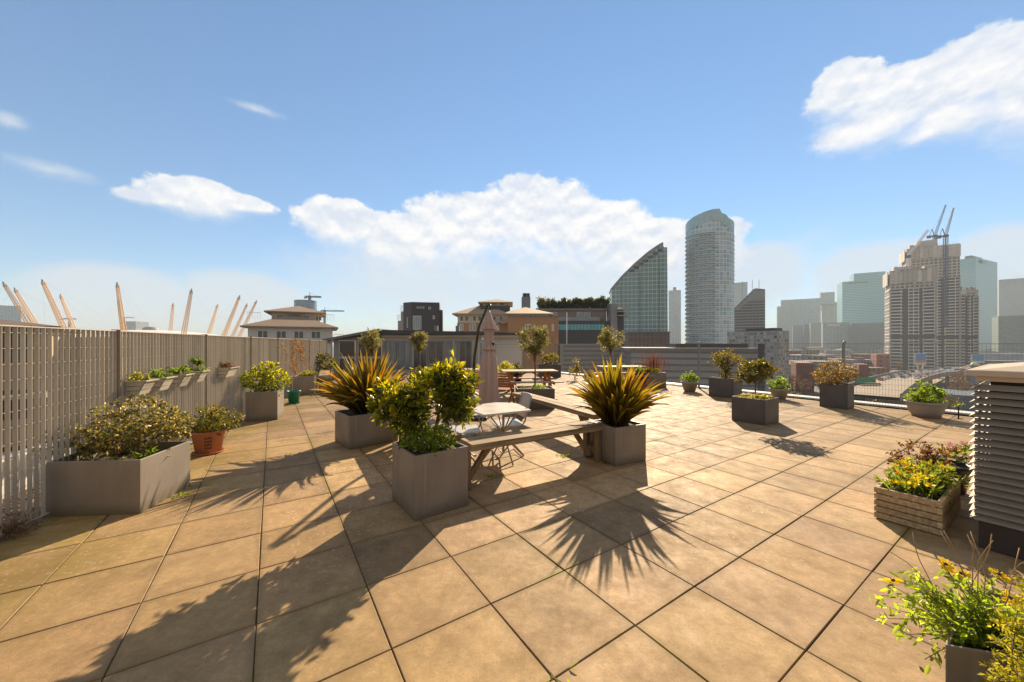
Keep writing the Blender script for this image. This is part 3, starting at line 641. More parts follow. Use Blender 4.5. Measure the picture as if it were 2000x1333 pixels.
bush('shrub', 'wide variegated cream and green shrub in the big angular planter by the fence', 'shrub', (-4.08, 3.80, .40),
     [(.16, .02, .38, .34, .28, .24), (-.18, .0, .30, .30, .26, .22), (-.42, -.05, .17, .24, .2, .15), (.38, .1, .34, .20, .2, .15), (.0, -.1, .14, .32, .16, .13), (.1, .1, .5, .2, .2, .13)], 5200, M['leaf_var'], .034, .010, 41, 46, None, 13, -.9, .25,
     (.4, .55, .4), (1.15, 1.25, 1.0), (2.8, 2.5, 2.2), .26)
mb = MB(); rng = np.random.default_rng(6)
gt = thing('strap_leaf_plant', 'few thin green strap leaves at the right end of the big angular planter', 'plant', (-3.83, 3.78, .40)); P = rng.normal(size=(34, 3)) * [.07, .04, 0]; D = rng.normal(size=(34, 3)) * [.7, .4, .15] + [.25, 0, .55]
leaf_obj('leaves', M['leaf_green'], gt, P, D, .17 + .12 * rng.random(34), .005, tints(34, rng), .2, .2, rng)
bush('dried_plant', 'dry straw coloured stems at the foot of the slatted fence, lower left edge', 'plant', (-4.13, 2.99, .02), [(0, 0, .05, .10, .10, .055)], 420, M['leaf_dry'], .07, .003, 43, 10, None, 20, -2, .1)
# terracotta pot
def pot(name, label, cat, x, y, prof, mat, group=None, saucer=None, orn=False, n=28, soil_z=None, soil_r=None, square=False):
    t = thing(name, label, cat, (x, y, .002), 0, group); mb = MB()
    fn = (lambda a, i, z: 1 / max(abs(math.cos((a + PI / 4 + .3) % (PI / 2) - PI / 4)), .72)) if square else None
    mb.lathe(prof, n, fn=fn); mb.obj('pot_body', M[mat], t)
    if soil_z: mb = MB(); mb.lathe([(soil_r, soil_z), (soil_r * .5, soil_z + .012), (.001, soil_z + .015)], 20); mb.obj('soil', M['soil'], t)
    if saucer: mb = MB(); mb.lathe([(.001, .0), (saucer, 0), (saucer * 1.12, .028), (saucer * 1.08, .03), (saucer * .96, .012), (.001, .010)], n); mb.obj('saucer', M[saucer_mat], t)
    if orn:
        mb = MB()
        for j in range(4):
            for i in range(3):
                a = R(-52) + (i - 1) * .16; z = .10 + j * .048; rr = .166 + (z / .30) * .032 + .003
                mb.box((rr * math.cos(a), rr * math.sin(a), z), (.006, .020, .026), a, R(45) if (i + j) % 2 else 0)
        mb.obj('ornament', M['ornament'], t, bevel=.003)
    return t
saucer_mat = 'terracotta'
def rimprof(rb, rt, h, rim=.02, lip=.03): return [(.001, .012), (rb, .012), (rb + (rt - rb) * .9, h - lip - .005), (rt + rim * .3, h - lip), (rt + rim * .6, h), (rt - .012, h), (rt - .02, h - .06)]
XT, YT = -4.46, 5.36
pot('plant_pot', 'terracotta pot with dark ornament and saucer beside the big angular planter', 'plant pot', XT, YT, rimprof(.15, .205, .335), 'terracotta', None, .175, True, soil_z=.29, soil_r=.19)
bush('shrub', 'dense olive green azalea in the terracotta pot', 'shrub', (XT, YT, .29), [(.05, 0, .17, .36, .28, .16), (-.20, -.02, .13, .26, .24, .15), (.22, 0, .20, .22, .2, .12), (-.05, 0, .27, .22, .22, .12), (-.30, -.05, .0, .15, .15, .14)], 3000, M['leaf_dark'], .034, .010, 44, 18, None, 12, -1, .4,
     (.9, 1.0, .7), (2.0, 2.0, 1.2), (3.6, 2.6, .8), .12, top=(4, 3.2, .8))
C5 = (-5.48, 7.49); r5 = R(20); planter('grey planter with rounded yellow green bush against the slatted fence', C5, r5, .57, .56, .60)
bush('shrub', 'rounded yellow green bush in the planter against the slatted fence', 'shrub', pc(C5, r5, .26, .27, .55), [(0, 0, .30, .42, .36, .30), (-.2, 0, .28, .28, .28, .26), (.26, 0, .22, .28, .26, .24), (.02, 0, .48, .30, .26, .16)], 4200, M['leaf_yellow'], .036, .013, 45, 14, None, 10, -1.1, .5,
     (.45, .6, .4), (1.3, 1.35, 1.0), (.35, .5, .4), .25, top=(2.0, 1.9, .8))
x, y = G(567, 790); saucer_mat = 'green_pot'
pot('plant_pot', 'small green plastic pot on a saucer between the two planters at left', 'plant pot', x, y + .15, rimprof(.115, .165, .34), 'green_pot', None, .15, soil_z=.29, soil_r=.15)
C6 = (-6.82, 11.35); r6 = R(20); planter('grey planter with a climbing plant at the end of the far bench', C6, r6, .60, .60, .58)
bush('bedding_plant', 'yellow green ground cover in the planter below the climbing plant', 'plant', pc(C6, r6, .33, .3, .54), [(0.05, 0, .08, .24, .22, .10), (.1, 0, .1, .2, .15, .12)], 900, M['leaf_yellow'], .04, .012, 46, 6, None, 12, -.6, .3)
# climber spread thinly over the fence
rng = np.random.default_rng(47); ct = thing('climbing_plant', 'sparse reddish brown climbing plant on the slatted fence behind the far left planter', 'climbing plant', (*fp(0), 0), 0)
n = 1500; tt = 9.6 + rng.normal(size=n) * .9 + 0; hh = rng.random(n) ** .8 * 1.15 + .62; keep = (np.sin(tt * 5) + np.sin(hh * 7 + tt * 3) + rng.normal(size=n) * .6) > .2
tt, hh = tt[keep], hh[keep]; o_ = .04 + .08 * rng.random(len(tt)); P = np.stack([FE.x * tt + FN.x * o_, FE.y * tt + FN.y * o_, hh], 1)
leaf_obj('foliage', M['leaf_dry'], ct, P, rng.normal(size=(len(P), 3)) + [0, 0, .2], .055, .016, tints(len(P), rng, (.7, .65, .5), (1.5, 1.3, .8)), .2, .1, rng)
mb = MB()
for k in range(16):
    a = rng.uniform(8.2, 10.9); pts = [(FE.x * (9.5 + (a - 9.5) * f) + FN.x * .05, FE.y * (9.5 + (a - 9.5) * f) + FN.y * .05, .55 + 1.2 * f ** .9 + .03 * math.sin(f * 9 + k)) for f in np.linspace(0, 1, 8)]
    mb.tube(pts, [.006 - .0045 * f for f in np.linspace(0, 1, 8)], 5)
mb.obj('stem', M['twig'], ct)
C7 = (-8.55, 15.4); planter('dark planter with a round dark bush in the far left corner', C7, R(20), .80, .7, .52, 'planter_dark', group='dark planters at the far end')
bush('shrub', 'round dark green bush in the far left corner planter', 'shrub', pc(C7, R(20), .42, .35, .48), [(0, 0, .36, .50, .42, .33), (.2, 0, .26, .4, .36, .28), (-.15, 0, .42, .32, .3, .26)], 2600, M['leaf_dark'], .055, .017, 48, 10, None, 8, -1, .4, (.8, .9, .7), (1.9, 1.8, 1.1), (3, 2.4, 1), .15)

# hanging troughs on the fence
def trough(tpos, z, Lg, label, seed, kind):
    t = thing('fence_trough', label, 'plant trough', (*fp(tpos, .015), z), ang - PI / 2, 'wooden troughs hung on the slatted fence'); mb = MB()
    # local y runs along the fence, x out from it
    W1, W0, Hh = .20, .125, .165
    def pl(vs): mb.add(vs, [(0, 1, 2, 3), (4, 7, 6, 5), (0, 4, 5, 1), (1, 5, 6, 2), (2, 6, 7, 3), (3, 7, 4, 0)], None, float(RNG.uniform(.8, 1.12)))
    def slab(a, b, c, d, nx, ny): off = Vector((nx, ny, 0)) * .012; q = [Vector(p) for p in (a, b, c, d)]; pl(q + [p + off for p in q])
    for y0, sg in ((0, 1), (Lg, -1)):
        for k in range(3):
            f0, f1 = k / 3 + .01, (k + 1) / 3 - .02; w = lambda f: W0 + (W1 - W0) * f
            slab((0, y0, f0 * Hh), (w(f0), y0, f0 * Hh), (w(f1), y0, f1 * Hh), (0, y0, f1 * Hh), 0, sg)
    for k in range(3):
        f0, f1 = k / 3 + .01, (k + 1) / 3 - .02; w = lambda f: W0 + (W1 - W0) * f
        slab((w(f0), 0, f0 * Hh), (w(f0), Lg, f0 * Hh), (w(f1), Lg, f1 * Hh), (w(f1), 0, f1 * Hh), -.9, 0)
    mb.box((.006, Lg / 2, Hh / 2), (.012, Lg, Hh)); mb.box((W0 / 2, Lg / 2, .012), (W0 - .01, Lg - .02, .012))
    for y0 in (-.006, Lg + .006): mb.box((W1 / 2 + .005, y0, Hh + .004), (W1 + .03, .03, .014))
    mb.box((W1 + .004, Lg / 2, Hh + .004), (.03, Lg, .014)); mb.obj('box', M['trough'], t, bevel=.002)
    mb = MB(); mb.box((W1 * .46, Lg / 2, Hh - .03), (W1 * .8, Lg - .04, .02)); mb.obj('soil', M['soil'], t)
    mb = MB()
    for y0 in (.08, Lg - .08): mb.bar((.0, y0, Hh - .01), (-.03, y0, Hh + .02), .02, .004)
    mb.obj('hook', M['fence_post'], t)
    x, y = fp(tpos + Lg / 2, .11)
    mat, h, l, cut = {'y': (M['leaf_yellow'], .05, .03, -1), 'g': (M['leaf_green'], .06, .035, -.5), 'd': (M['leaf_dry'], .05, .035, -.6), 't': (M['leaf_green'], .10, .04, .0)}[kind]
    bush('trough_plant', {'y': 'short yellow green plants in the first hanging trough', 'g': 'thin green shoots in the third hanging trough', 'd': 'rusty dry plants in the last hanging trough', 't': 'taller green shoots with yellow flowers in the fourth hanging trough'}.get(kind) if seed != 52 else 'straggly green shoots in the second hanging trough', 'plant',
         (x, y, z + Hh - .02), [(0, 0, h, .09, .14, h)], 330, mat, l, l * .26, seed, 7, None, 16, cut, .1)
def td(px): return (-3.02 / (K(px) + .338) - F0.y) / FE.y
trough(td(258) , .985, .22, 'grey wooden trough on the fence, nearest the camera of the four close together', 51, 'y')
trough(td(300) , .985, .22, 'wooden trough on the fence, second of the four close together', 52, 'g')
trough(td(341) , .985, .22, 'wooden trough on the fence, third of the four close together', 53, 'g')
trough(td(376) , 1.0, .22, 'wooden trough on the fence with the tallest shoots, fourth of the four', 54, 't')
trough(td(434) , .985, .40, 'longer wooden trough hung alone on the fence above the yellow green bush', 55, 'd')

# --- right side
C10 = (4.95, 7.12); r10 = R(33); planter('dark planter with a lollipop tree standing alone on the right of the paving', C10, r10, .60, .63, .50, 'planter_dark')
bush('topiary_tree', 'lollipop shaped evergreen on a bare stem with yellow flowers below, right of centre', 'tree', pc(C10, r10, .30, .31, .45), [(0, 0, .58, .31, .30, .20), (.12, 0, .62, .24, .22, .17), (-.14, 0, .52, .22, .22, .17), (0, 0, .72, .22, .2, .10)], 2700, M['leaf_dark'], .04, .013, 61, 16, (0.0, 0, .36, .014), 10, -1, .4,
     (1, 1, .7), (2.0, 1.9, 1.0), (3.6, 2.4, 1.4), .14, top=(3.4, 2.8, .9))
ft_ = bush('bedding_plant', 'yellow primroses round the stem of the lollipop shaped tree', 'plant', pc(C10, r10, .30, .28, .46), [(-.05, 0, .035, .22, .20, .05), (.12, 0, .05, .12, .12, .06)], 700, M['leaf_yellow'], .035, .010, 62, 4, None, 12, -.8, .2)
rng = np.random.default_rng(63); flowers(ft_, np.stack([rng.uniform(-.2, .2, 22), rng.uniform(-.2, .2, 22), rng.uniform(.07, .11, 22)], 1), .024, (1, .85, .05), 64, 6)
C9 = (6.48, 10.66); r9 = R(38); planter('dark planter with a spreading conifer by the mesh fence', C9, r9, .62, .70, .57, 'planter_dark')
bush('conifer_shrub', 'spreading golden brown conifer in a dark planter by the mesh fence', 'shrub', pc(C9, r9, .3, .35, .52), [(-.08, 0, .72, .34, .3, .10), (.24, 0, .60, .26, .26, .08), (-.22, 0, .50, .30, .26, .09), (.02, 0, .34, .28, .26, .09), (.05, 0, .14, .22, .22, .10), (.05, 0, .86, .22, .2, .07)], 3400, M['leaf_dark'], .045, .008, 65, 30, (.02, 0, .25, .02), 9, -.6, .1,
     (.8, .9, .6), (2.0, 1.9, .8), (4, 2.8, .7), .2, top=(4.2, 3.1, .7))
C11 = (8.16, 8.86); r11 = R(30); planter('charcoal planter with a coppery bush beside the mesh fence, right', C11, r11, .40, .56, .60, 'planter_dark')
bush('shrub', 'coppery brown and cream bush in the charcoal planter beside the mesh fence', 'shrub', pc(C11, r11, .16, .28, .55), [(0, 0, .34, .44, .36, .30), (-.2, 0, .26, .30, .3, .24), (.25, 0, .30, .26, .28, .22)], 3800, M['leaf_var'], .038, .009, 66, 24, None, 12, -1, .35,
     (.4, .4, .3), (1.3, 1.05, .75), (2.8, 2.1, 1.6), .25)
x12, y12 = G(1808, 817); y12 += .18; x12 = K(1808) * y12; saucer_mat = 'terracotta'
pot('plant_bowl', 'wide pale ribbed bowl planter by the mesh fence at the right', 'plant bowl', x12, y12, [(.001, .01), (.21, .01), (.235, .06), (.25, .07), (.262, .13), (.272, .14), (.285, .20), (.295, .21), (.31, .29), (.335, .30), (.335, .33), (.305, .33), (.29, .28)], 'pale_pot', None, .215, soil_z=.27, soil_r=.29)
bush('shrub', 'fresh green leafy shrub in the wide pale bowl', 'shrub', (x12, y12, .27), [(0, 0, .20, .27, .24, .19), (.12, 0, .18, .18, .18, .16), (-.14, 0, .14, .18, .18, .14), (.02, 0, .34, .15, .15, .12)], 1500, M['leaf_green'], .055, .013, 67, 14, None, 11, -.9, .25, (.7, .8, .6), (1.6, 1.5, 1.1), (2.4, 2.1, 1.0), .25)
for (px, py, rb, rt, h, lab, plab, seed, sc2) in ((1347, 766, .17, .27, .33, 'small pale tapered pot against the mesh fence, left of the post', 'short leafy green plant in the small pale tapered pot', 68, 1.0), (1522, 781, .15, .24, .30, 'pale pot half hidden behind the lollipop tree planter', 'upright green plant in the pale pot behind the lollipop tree planter', 69, 1.15)):
    x, y = G(px, py); y += rb; x = K(px) * y
    pot('plant_pot', lab, 'plant pot', x, y, rimprof(rb, rt, h, .015, .05), 'pale_pot', None, None, soil_z=h - .05, soil_r=rt * .95)
    bush('leafy_plant', plab, 'plant', (x, y, h - .05), [(0, 0, .13 * sc2, rt * .95, rt * .9, .13 * sc2), (.02, 0, .24 * sc2, rt * .5, rt * .5, .10 * sc2)], 1000, M['leaf_green'], .05, .013, seed, 10, None, 10, -.9, .25, (.8, .85, .7), (1.7, 1.6, 1.1), (2.4, 2.2, 1.0), .2)
mb = MB(); x, y = G(1872, 819); st = thing('plant_stake', 'thin stake with a wispy seedling beside the mesh fence, near the vent housing', 'stake', (x, y, 0))
mb.tube([(0, 0, 0), (.0, 0, .34)], .012, 6); mb.tube([(-.12, 0, .0), (.1, 0, .012)], .006, 5); mb.obj('pole', M['metal_dark'], st)
rng = np.random.default_rng(71); leaf_obj('foliage', M['leaf_green'], st, rng.normal(size=(60, 3)) * [.14, .04, .03] + [-.12, 0, .32], rng.normal(size=(60, 3)), .04, .010, tints(60, rng, (1, 1, .8), (2, 1.8, 1)), .2, 0, rng)
C13 = (4.90, 13.3); planter('grey planter with reddish grass and yellow flowers against the mesh fence', C13, R(6), .77, .6, .54, 'planter')
b13 = bush('bedding_plant', 'low yellow flowers with tall reddish grass in the planter against the mesh fence', 'plant', pc(C13, R(6), .4, .3, .50), [(0, 0, .08, .32, .24, .08)], 800, M['leaf_yellow'], .05, .014, 72, 6, None, 10, -.9, .3)
rng = np.random.default_rng(73); leaf_obj('grass', M['leaf_dry'], b13, rng.normal(size=(220, 3)) * [.22, .12, 0] + [0, 0, .05], rng.normal(size=(220, 3)) * [.12, .12, 0] + [0, 0, 1], .45 + .4 * rng.random(220), .004, tints(220, rng, (.5, .25, .2), (1, .5, .4)), .1, 0, rng)
flowers(b13, np.stack([rng.uniform(-.3, .3, 16), rng.uniform(-.2, .15, 16), rng.uniform(.14, .2, 16)], 1), .04, (1, .8, .05), 74, 6)
C14 = (1.30, 17.4); planter('long dark planter at the far right corner below the brick building', C14, R(3), 1.05, .7, .62, 'planter_dark', group='dark planters at the far end')
bush('shrub', 'dark rounded bush with pale tips in the long dark planter at the far corner', 'shrub', pc(C14, 0, .62, .35, .58), [(0, 0, .26, .36, .3, .26), (-.18, 0, .22, .24, .26, .22)], 1500, M['leaf_dark'], .055, .016, 75, 8, None, 9, -1, .4, (1, 1, .8), (2, 1.9, 1.2), (3.6, 3, 1.8), .2, top=(5, 4.4, 3))
for (px, d, w, h, mat, seed, lab) in ((937, 13.2, .34, .5, 'leaf_yellow', 76, 'bright yellow green bush in a green tub behind the parasol pole'), (985, 13.0, .34, .62, 'leaf_yellow', 77, 'loose yellow bush just right of the closed parasol'), (1010, 15.5, .30, .45, 'leaf_dark', 78, 'small dark bush beyond the picnic table'),
                                 (855, 15.5, .34, .55, 'leaf_dark', 79, 'small dark bush behind the bay trees at the far end'), (768, 15.5, .5, .45, 'leaf_dark', 80, 'low dark bush beside the leftmost olive tree'), (1122, 16.0, .22, .95, 'leaf_var', 81, 'slender pale climbing plant at the far right corner'), (1245, 13.4, .26, .40, 'leaf_green', 82, 'small green bush beside the reddish grass planter'), (1150, 16.0, .4, .3, 'leaf_dry', 83, 'low reddish plants at the foot of the far fence')):
    x = K(px) * d; z0 = 0
    if seed in (76, 77, 78, 79, 82):
        pot('plant_pot', {76: 'dark green tub behind the parasol pole', 77: 'dark tub just right of the closed parasol', 78: 'small dark pot beyond the picnic table', 79: 'small dark pot at the far end behind the bay trees', 82: 'small dark pot beside the reddish grass planter'}[seed], 'plant pot', x, d, rimprof(w * .6, w * .8, .36), 'green_pot' if seed == 76 else 'black_pot', soil_z=.3, soil_r=w * .7); z0 = .30
    bush('bush', lab, 'bush', (x, d, z0), [(0, 0, h * .5, w, w * .8, h * .5), (w * .3, 0, h * .7, w * .6, w * .6, h * .35)], 900, M[mat], .055, .014, seed, 14, None, 9, -.5 if seed != 81 else .1, .25, (.9, .9, .7), (1.8, 1.7, 1.1))
mb = MB(); x, y = K(1098) * 14.6, 14.6

# --- crate, dark pot and shrub beside the vent housing
CC = Vector((3.554, 3.01, .006)); tcr = thing('crate_planter', 'wooden crate planter of overlapping boards full of yellow daffodils and pansies', 'planter', CC, R(33.4))
# local: x along A, y along B; the near long face looks to -y
sx_, sy_, hz = .96, .41, .285; mb = MB(); bh = hz / 5
for k in range(5):
    z = bh * (k + .5); a = k % 2; q = .03; bt = bh - .008
    xo = 0 if a else q; yo = q if a else 0
    mb.box((sx_ / 2, q / 2, z), (sx_ - 2 * (0 if a else q), q, bt), 0, 0, 0, float(RNG.uniform(.75, 1.2))); mb.box((sx_ / 2, sy_ - q / 2, z), (sx_ - 2 * (0 if a else q), q, bt), 0, 0, 0, float(RNG.uniform(.8, 1.15)))
    for xx in (q / 2, sx_ - q / 2): mb.box((xx, sy_ / 2, z), (q, sy_ - 2 * (q if a else 0), bt), 0, 0, 0, float(RNG.uniform(.6, 1.0)))
mb.obj('board_walls', M['crate'], tcr, bevel=.003)
soil_patch(tcr, .035, .035, sx_ - .035, sy_ - .035, hz - .055)
mb = MB()
for xx in (.06, sx_ - .06): mb.box((xx, sy_ / 2, -.0), (.05, sy_ - .04, .012))
mb.obj('foot', M['crate'], tcr)
def cr(a, b_, z=0): v = CC + AD * a + BD * b_; return (v.x, v.y, z)
bd = bush('daffodils', 'yellow and orange spring flowers with green leaves filling the wooden crate', 'flowers', cr(.48, .205, .23), [(.25, .17, .08, .2, .16, .09), (-.20, -.13, .07, .20, .16, .08), (0, 0, .07, .2, .18, .08), (.1, .05, .1, .2, .2, .08)], 1500, M['leaf_green'], .05, .008, 91, 10, None, 14, -.6, .2, (.5, .6, .5), (1.2, 1.1, .9), (1.4, .8, .8), .25)
rng = np.random.default_rng(92)
def crpts(n, za, zb): a = rng.uniform(-.42, .42, n); b_ = rng.uniform(-.14, .14, n); return np.stack([AD.x * a + BD.x * b_, AD.y * a + BD.y * b_, rng.uniform(za, zb, n)], 1)
flowers(bd, crpts(46, .10, .20), .034, (1, .80, .02), 93, 6); flowers(bd, crpts(14, .10, .16), .032, (1, .36, .02), 94, 6); flowers(bd, crpts(22, .05, .12), .026, (1, .70, .02), 95, 6)
lv = crpts(160, .02, .06); leaf_obj('strap_leaves', M['leaf_green'], bd, lv, rng.normal(size=(160, 3)) * [.4, .4, .1] + [0, 0, 1], .12 + .08 * rng.random(160), .006, tints(160, rng), .2, .1, rng)
xp, yp = 4.72, 3.98; pot('plant_pot', 'round black plastic pot tucked between the crate and the vent housing', 'plant pot', xp, yp, rimprof(.15, .20, .30), 'black_pot', soil_z=.26, soil_r=.18)
bush('dried_shrub', 'twiggy brown shrub with dry seed heads behind the wooden crate', 'shrub', (xp - .12, yp, .26), [(-.10, 0, .12, .32, .24, .11), (.16, 0, .10, .24, .2, .10), (-.25, 0, .06, .18, .16, .1)], 1500, M['leaf_dry'], .024, .008, 96, 50, None, 14, -.5, .2, (.45, .4, .35), (1.3, 1.0, .8), (1.6, 1.5, .6), .1, stemmat=M['twig'])
bp = bush('flowering_plant', 'small plant with mauve and orange flowers against the louvres', 'plant', (4.95, 4.05, .28), [(0, 0, .10, .16, .14, .10)], 300, M['leaf_green'], .035, .01, 97, 8, None, 12, -.5, .2)
flowers(bp, rng.normal(size=(8, 3)) * [.09, .07, .03] + [0, 0, .18], .03, (.8, .4, .5), 98); flowers(bp, rng.normal(size=(5, 3)) * [.09, .07, .03] + [-.05, 0, .12], .03, (1, .45, .1), 99)

# --- planter, daisies and golden conifer at the lower right corner
t = thing('planter', 'angular grey planter at the lower right corner holding sprawling yellow daisies', 'planter', (1.577, 1.327, .003), 0, 'square grey planters')
outer = [(0, 0), (.49, -.137), (.78, .223), (.503, .33)]; inner = [(.022 + x * .93, .005 + y * .90) for x, y in outer]; mb = MB(); vs = [(*p, 0) for p in outer] + [(*p, .5) for p in outer] + [(*p, .5) for p in inner] + [(*p, .1) for p in inner]; fs = []
for l in range(3): fs += [(l * 4 + k, l * 4 + (k + 1) % 4, l * 4 + 4 + (k + 1) % 4, l * 4 + 4 + k) for k in range(4)]
mb.add(vs, fs); mb.obj('box', M['planter'], t, bevel=.005); mb = MB(); mb.prism(inner, .30, .45); mb.obj('soil', M['soil'], t)
rng = np.random.default_rng(101); dt = thing('daisy_plant', 'sprawling green plant with yellow daisies and dry stems in the lower right planter', 'flowering plant', (1.87, 1.43, .45))
stems = []; Pl, Dl = [], []; tips = []
for k in range(64):
    a = rng.uniform(R(120), R(250)) if k < 30 else rng.uniform(0, 2 * PI); el = rng.uniform(.1, 1.2); L = rng.uniform(.16, .36) * (1.0 if k < 30 else .8)
    d0 = np.array([math.cos(a) * math.cos(el), math.sin(a) * math.cos(el) * .75, math.sin(el)]); p = rng.normal(size=3) * [.06, .04, 0]; pts = [p.copy()]
    for f in range(6): p = p + (d0 + np.array([0, 0, -.15 * f * .6])) * L / 6 + rng.normal(size=3) * .006; pts.append(p.copy())
    stems.append(pts); tips.append(pts[-1])
    for f in range(30): j = rng.integers(2, 7); q = pts[j] + rng.normal(size=3) * .013; Pl.append(q); Dl.append((pts[j] - pts[j - 1]) * 14 + rng.normal(size=3) * .8)
leaf_obj('foliage', M['leaf_green'], dt, np.array(Pl), np.array(Dl), .022 + .022 * rng.random(len(Pl)), .0060, tints(len(Pl), rng, (.9, .95, .7), (1.9, 1.7, 1.2), (2.6, 2.3, .9), .3), .3, .15, rng)
mb = MB()
for s_ in stems: mb.tube(s_, [.0035 * (1 - .1 * i) for i in range(7)], 5)
for k in range(18):
    a = rng.uniform(0, 2 * PI); p = rng.normal(size=3) * [.05, .04, 0]; d0 = np.array([rng.normal() * .3, rng.normal() * .25, 1.3]); pts = [p.copy()]
    for f in range(7): d0 += rng.normal(size=3) * .22; p = p + d0 / np.linalg.norm(d0) * .055; pts.append(p.copy())
    mb.tube(pts, .0016, 4)
mb.obj('stem', M['twig'], dt)
tips = np.array(tips); hi = tips[np.argsort(-tips[:, 2])][:26]; sel = hi[rng.permutation(26)[:6]] + [0, 0, .02]
sel = np.concatenate([sel, [[-.12, -.16, .02], [-.05, -.1, .22], [.1, -.06, .2], [0, -.03, .26]]])
flowers(dt, sel, .029, (1, .78, .02), 102, 15, (-.5, -.7, .8))
for p in sel: mb = MB(); mb.lathe([(.001, .012), (.006, .010), (.008, .004), (.001, .0)], 8, tuple(p)); mb.obj('flower_centre', M['ornament'], dt)
bush('golden_conifer', 'golden yellow conifer cropped by the lower right corner of the picture', 'conifer', (1.64, 1.11, .28), [(0, 0, .30, .12, .12, .24), (.0, 0, .12, .13, .13, .16), (.10, 0, .40, .10, .10, .14), (.0, 0, .50, .06, .06, .10)], 10500, M['conifer'], .0145, .0026, 103, 20, None, 26, -1.4, .3, (.5, .55, .5), (1.5, 1.4, 1.1))
pot('plant_pot', 'dark pot of the golden conifer at the lower right corner', 'plant pot', 1.64, 1.11, rimprof(.10, .14, .32), 'black_pot', soil_z=.27, soil_r=.15)
# weeds in the joints
for k, (px, py, n_, lab) in enumerate(((1190, 905, 60, 'tuft of grass weed at the front corner of the right flax planter'), (1100, 892, 50, 'yellow green weed beside the leg of the near bench'), (352, 968, 40, 'moss and grass at the foot of the big angular planter'), (1085, 1330, 9, 'tiny weed in the slab joint at the bottom of the picture'), (963, 932, 30, 'weed in the paving joint under the near bench'))):
    x, y = G(px, py); w = thing('weed', lab, 'weed', (x, y, 0)); rng = np.random.default_rng(200 + k)
    leaf_obj('leaves', M['leaf_green'], w, rng.normal(size=(n_, 3)) * [.045, .03, 0], rng.normal(size=(n_, 3)) * [.8, .8, .3] + [0, 0, .5], .03 + .05 * rng.random(n_), .004, tints(n_, rng, (.8, .9, .6), (1.8, 1.6, 1)), .2, .2, rng)

# ============================ FURNITURE
def bench(label, P, Q, w, z, th, legs, group='weathered plank benches between the planters'):
    P, Q = Vector((*P, 0)), Vector((*Q, 0)); D = Q - P; L = D.length; D.normalize(); t = thing('bench', label, 'bench', P, math.atan2(D.y, D.x), group); mb = MB()
    for k in range(2):
        y = -w / 2 + w * (k + .5) / 2; mb.box((L / 2, y, z - th / 2), (L, w / 2 - .008, th), 0, 0, 0, float(RNG.uniform(.85, 1.15)))
    mb.obj('seat', M['bench'], t, bevel=.006)
    for x, brace in legs:
        mb = MB()
        for y in (-w / 2 + .06, w / 2 - .06): mb.box((x, y, (z - th) / 2), (.07, .07, z - th - .006))
        mb.box((x, 0, .14), (.045, w - .12, .09)); mb.obj('leg', M['bench_z'], t, bevel=.004)
        if brace: mb = MB(); mb.bar((x + brace * .05, 0, .06), (x + brace * .33, 0, z - th + .01), .055, .06); mb.obj('brace', M['bench_z'], t, bevel=.004)
    return t
bench('near weathered plank bench between the bay tree planter and the right flax planter', (-.52, 4.10), (1.26, 5.16), .33, .50, .075, ((-.03, 1), (1.90, -1)))
bench('weathered plank bench from the olive tree planter to the right flax planter', (.14, 8.3), (1.40, 5.72), .33, .50, .075, ((.2, 1), (2.62, -1)))
bench('weathered plank bench mostly hidden behind the bay trees, left side', (-1.78, 6.1), (-.74, 4.35), .33, .50, .075, ((.15, 1), (1.9, -1)))
bench('short pale bench between two planters at the far left', (-6.25, 12.1), (-7.75, 15.1), .36, .50, .06, ((.1, 0), (3.2, 0)))
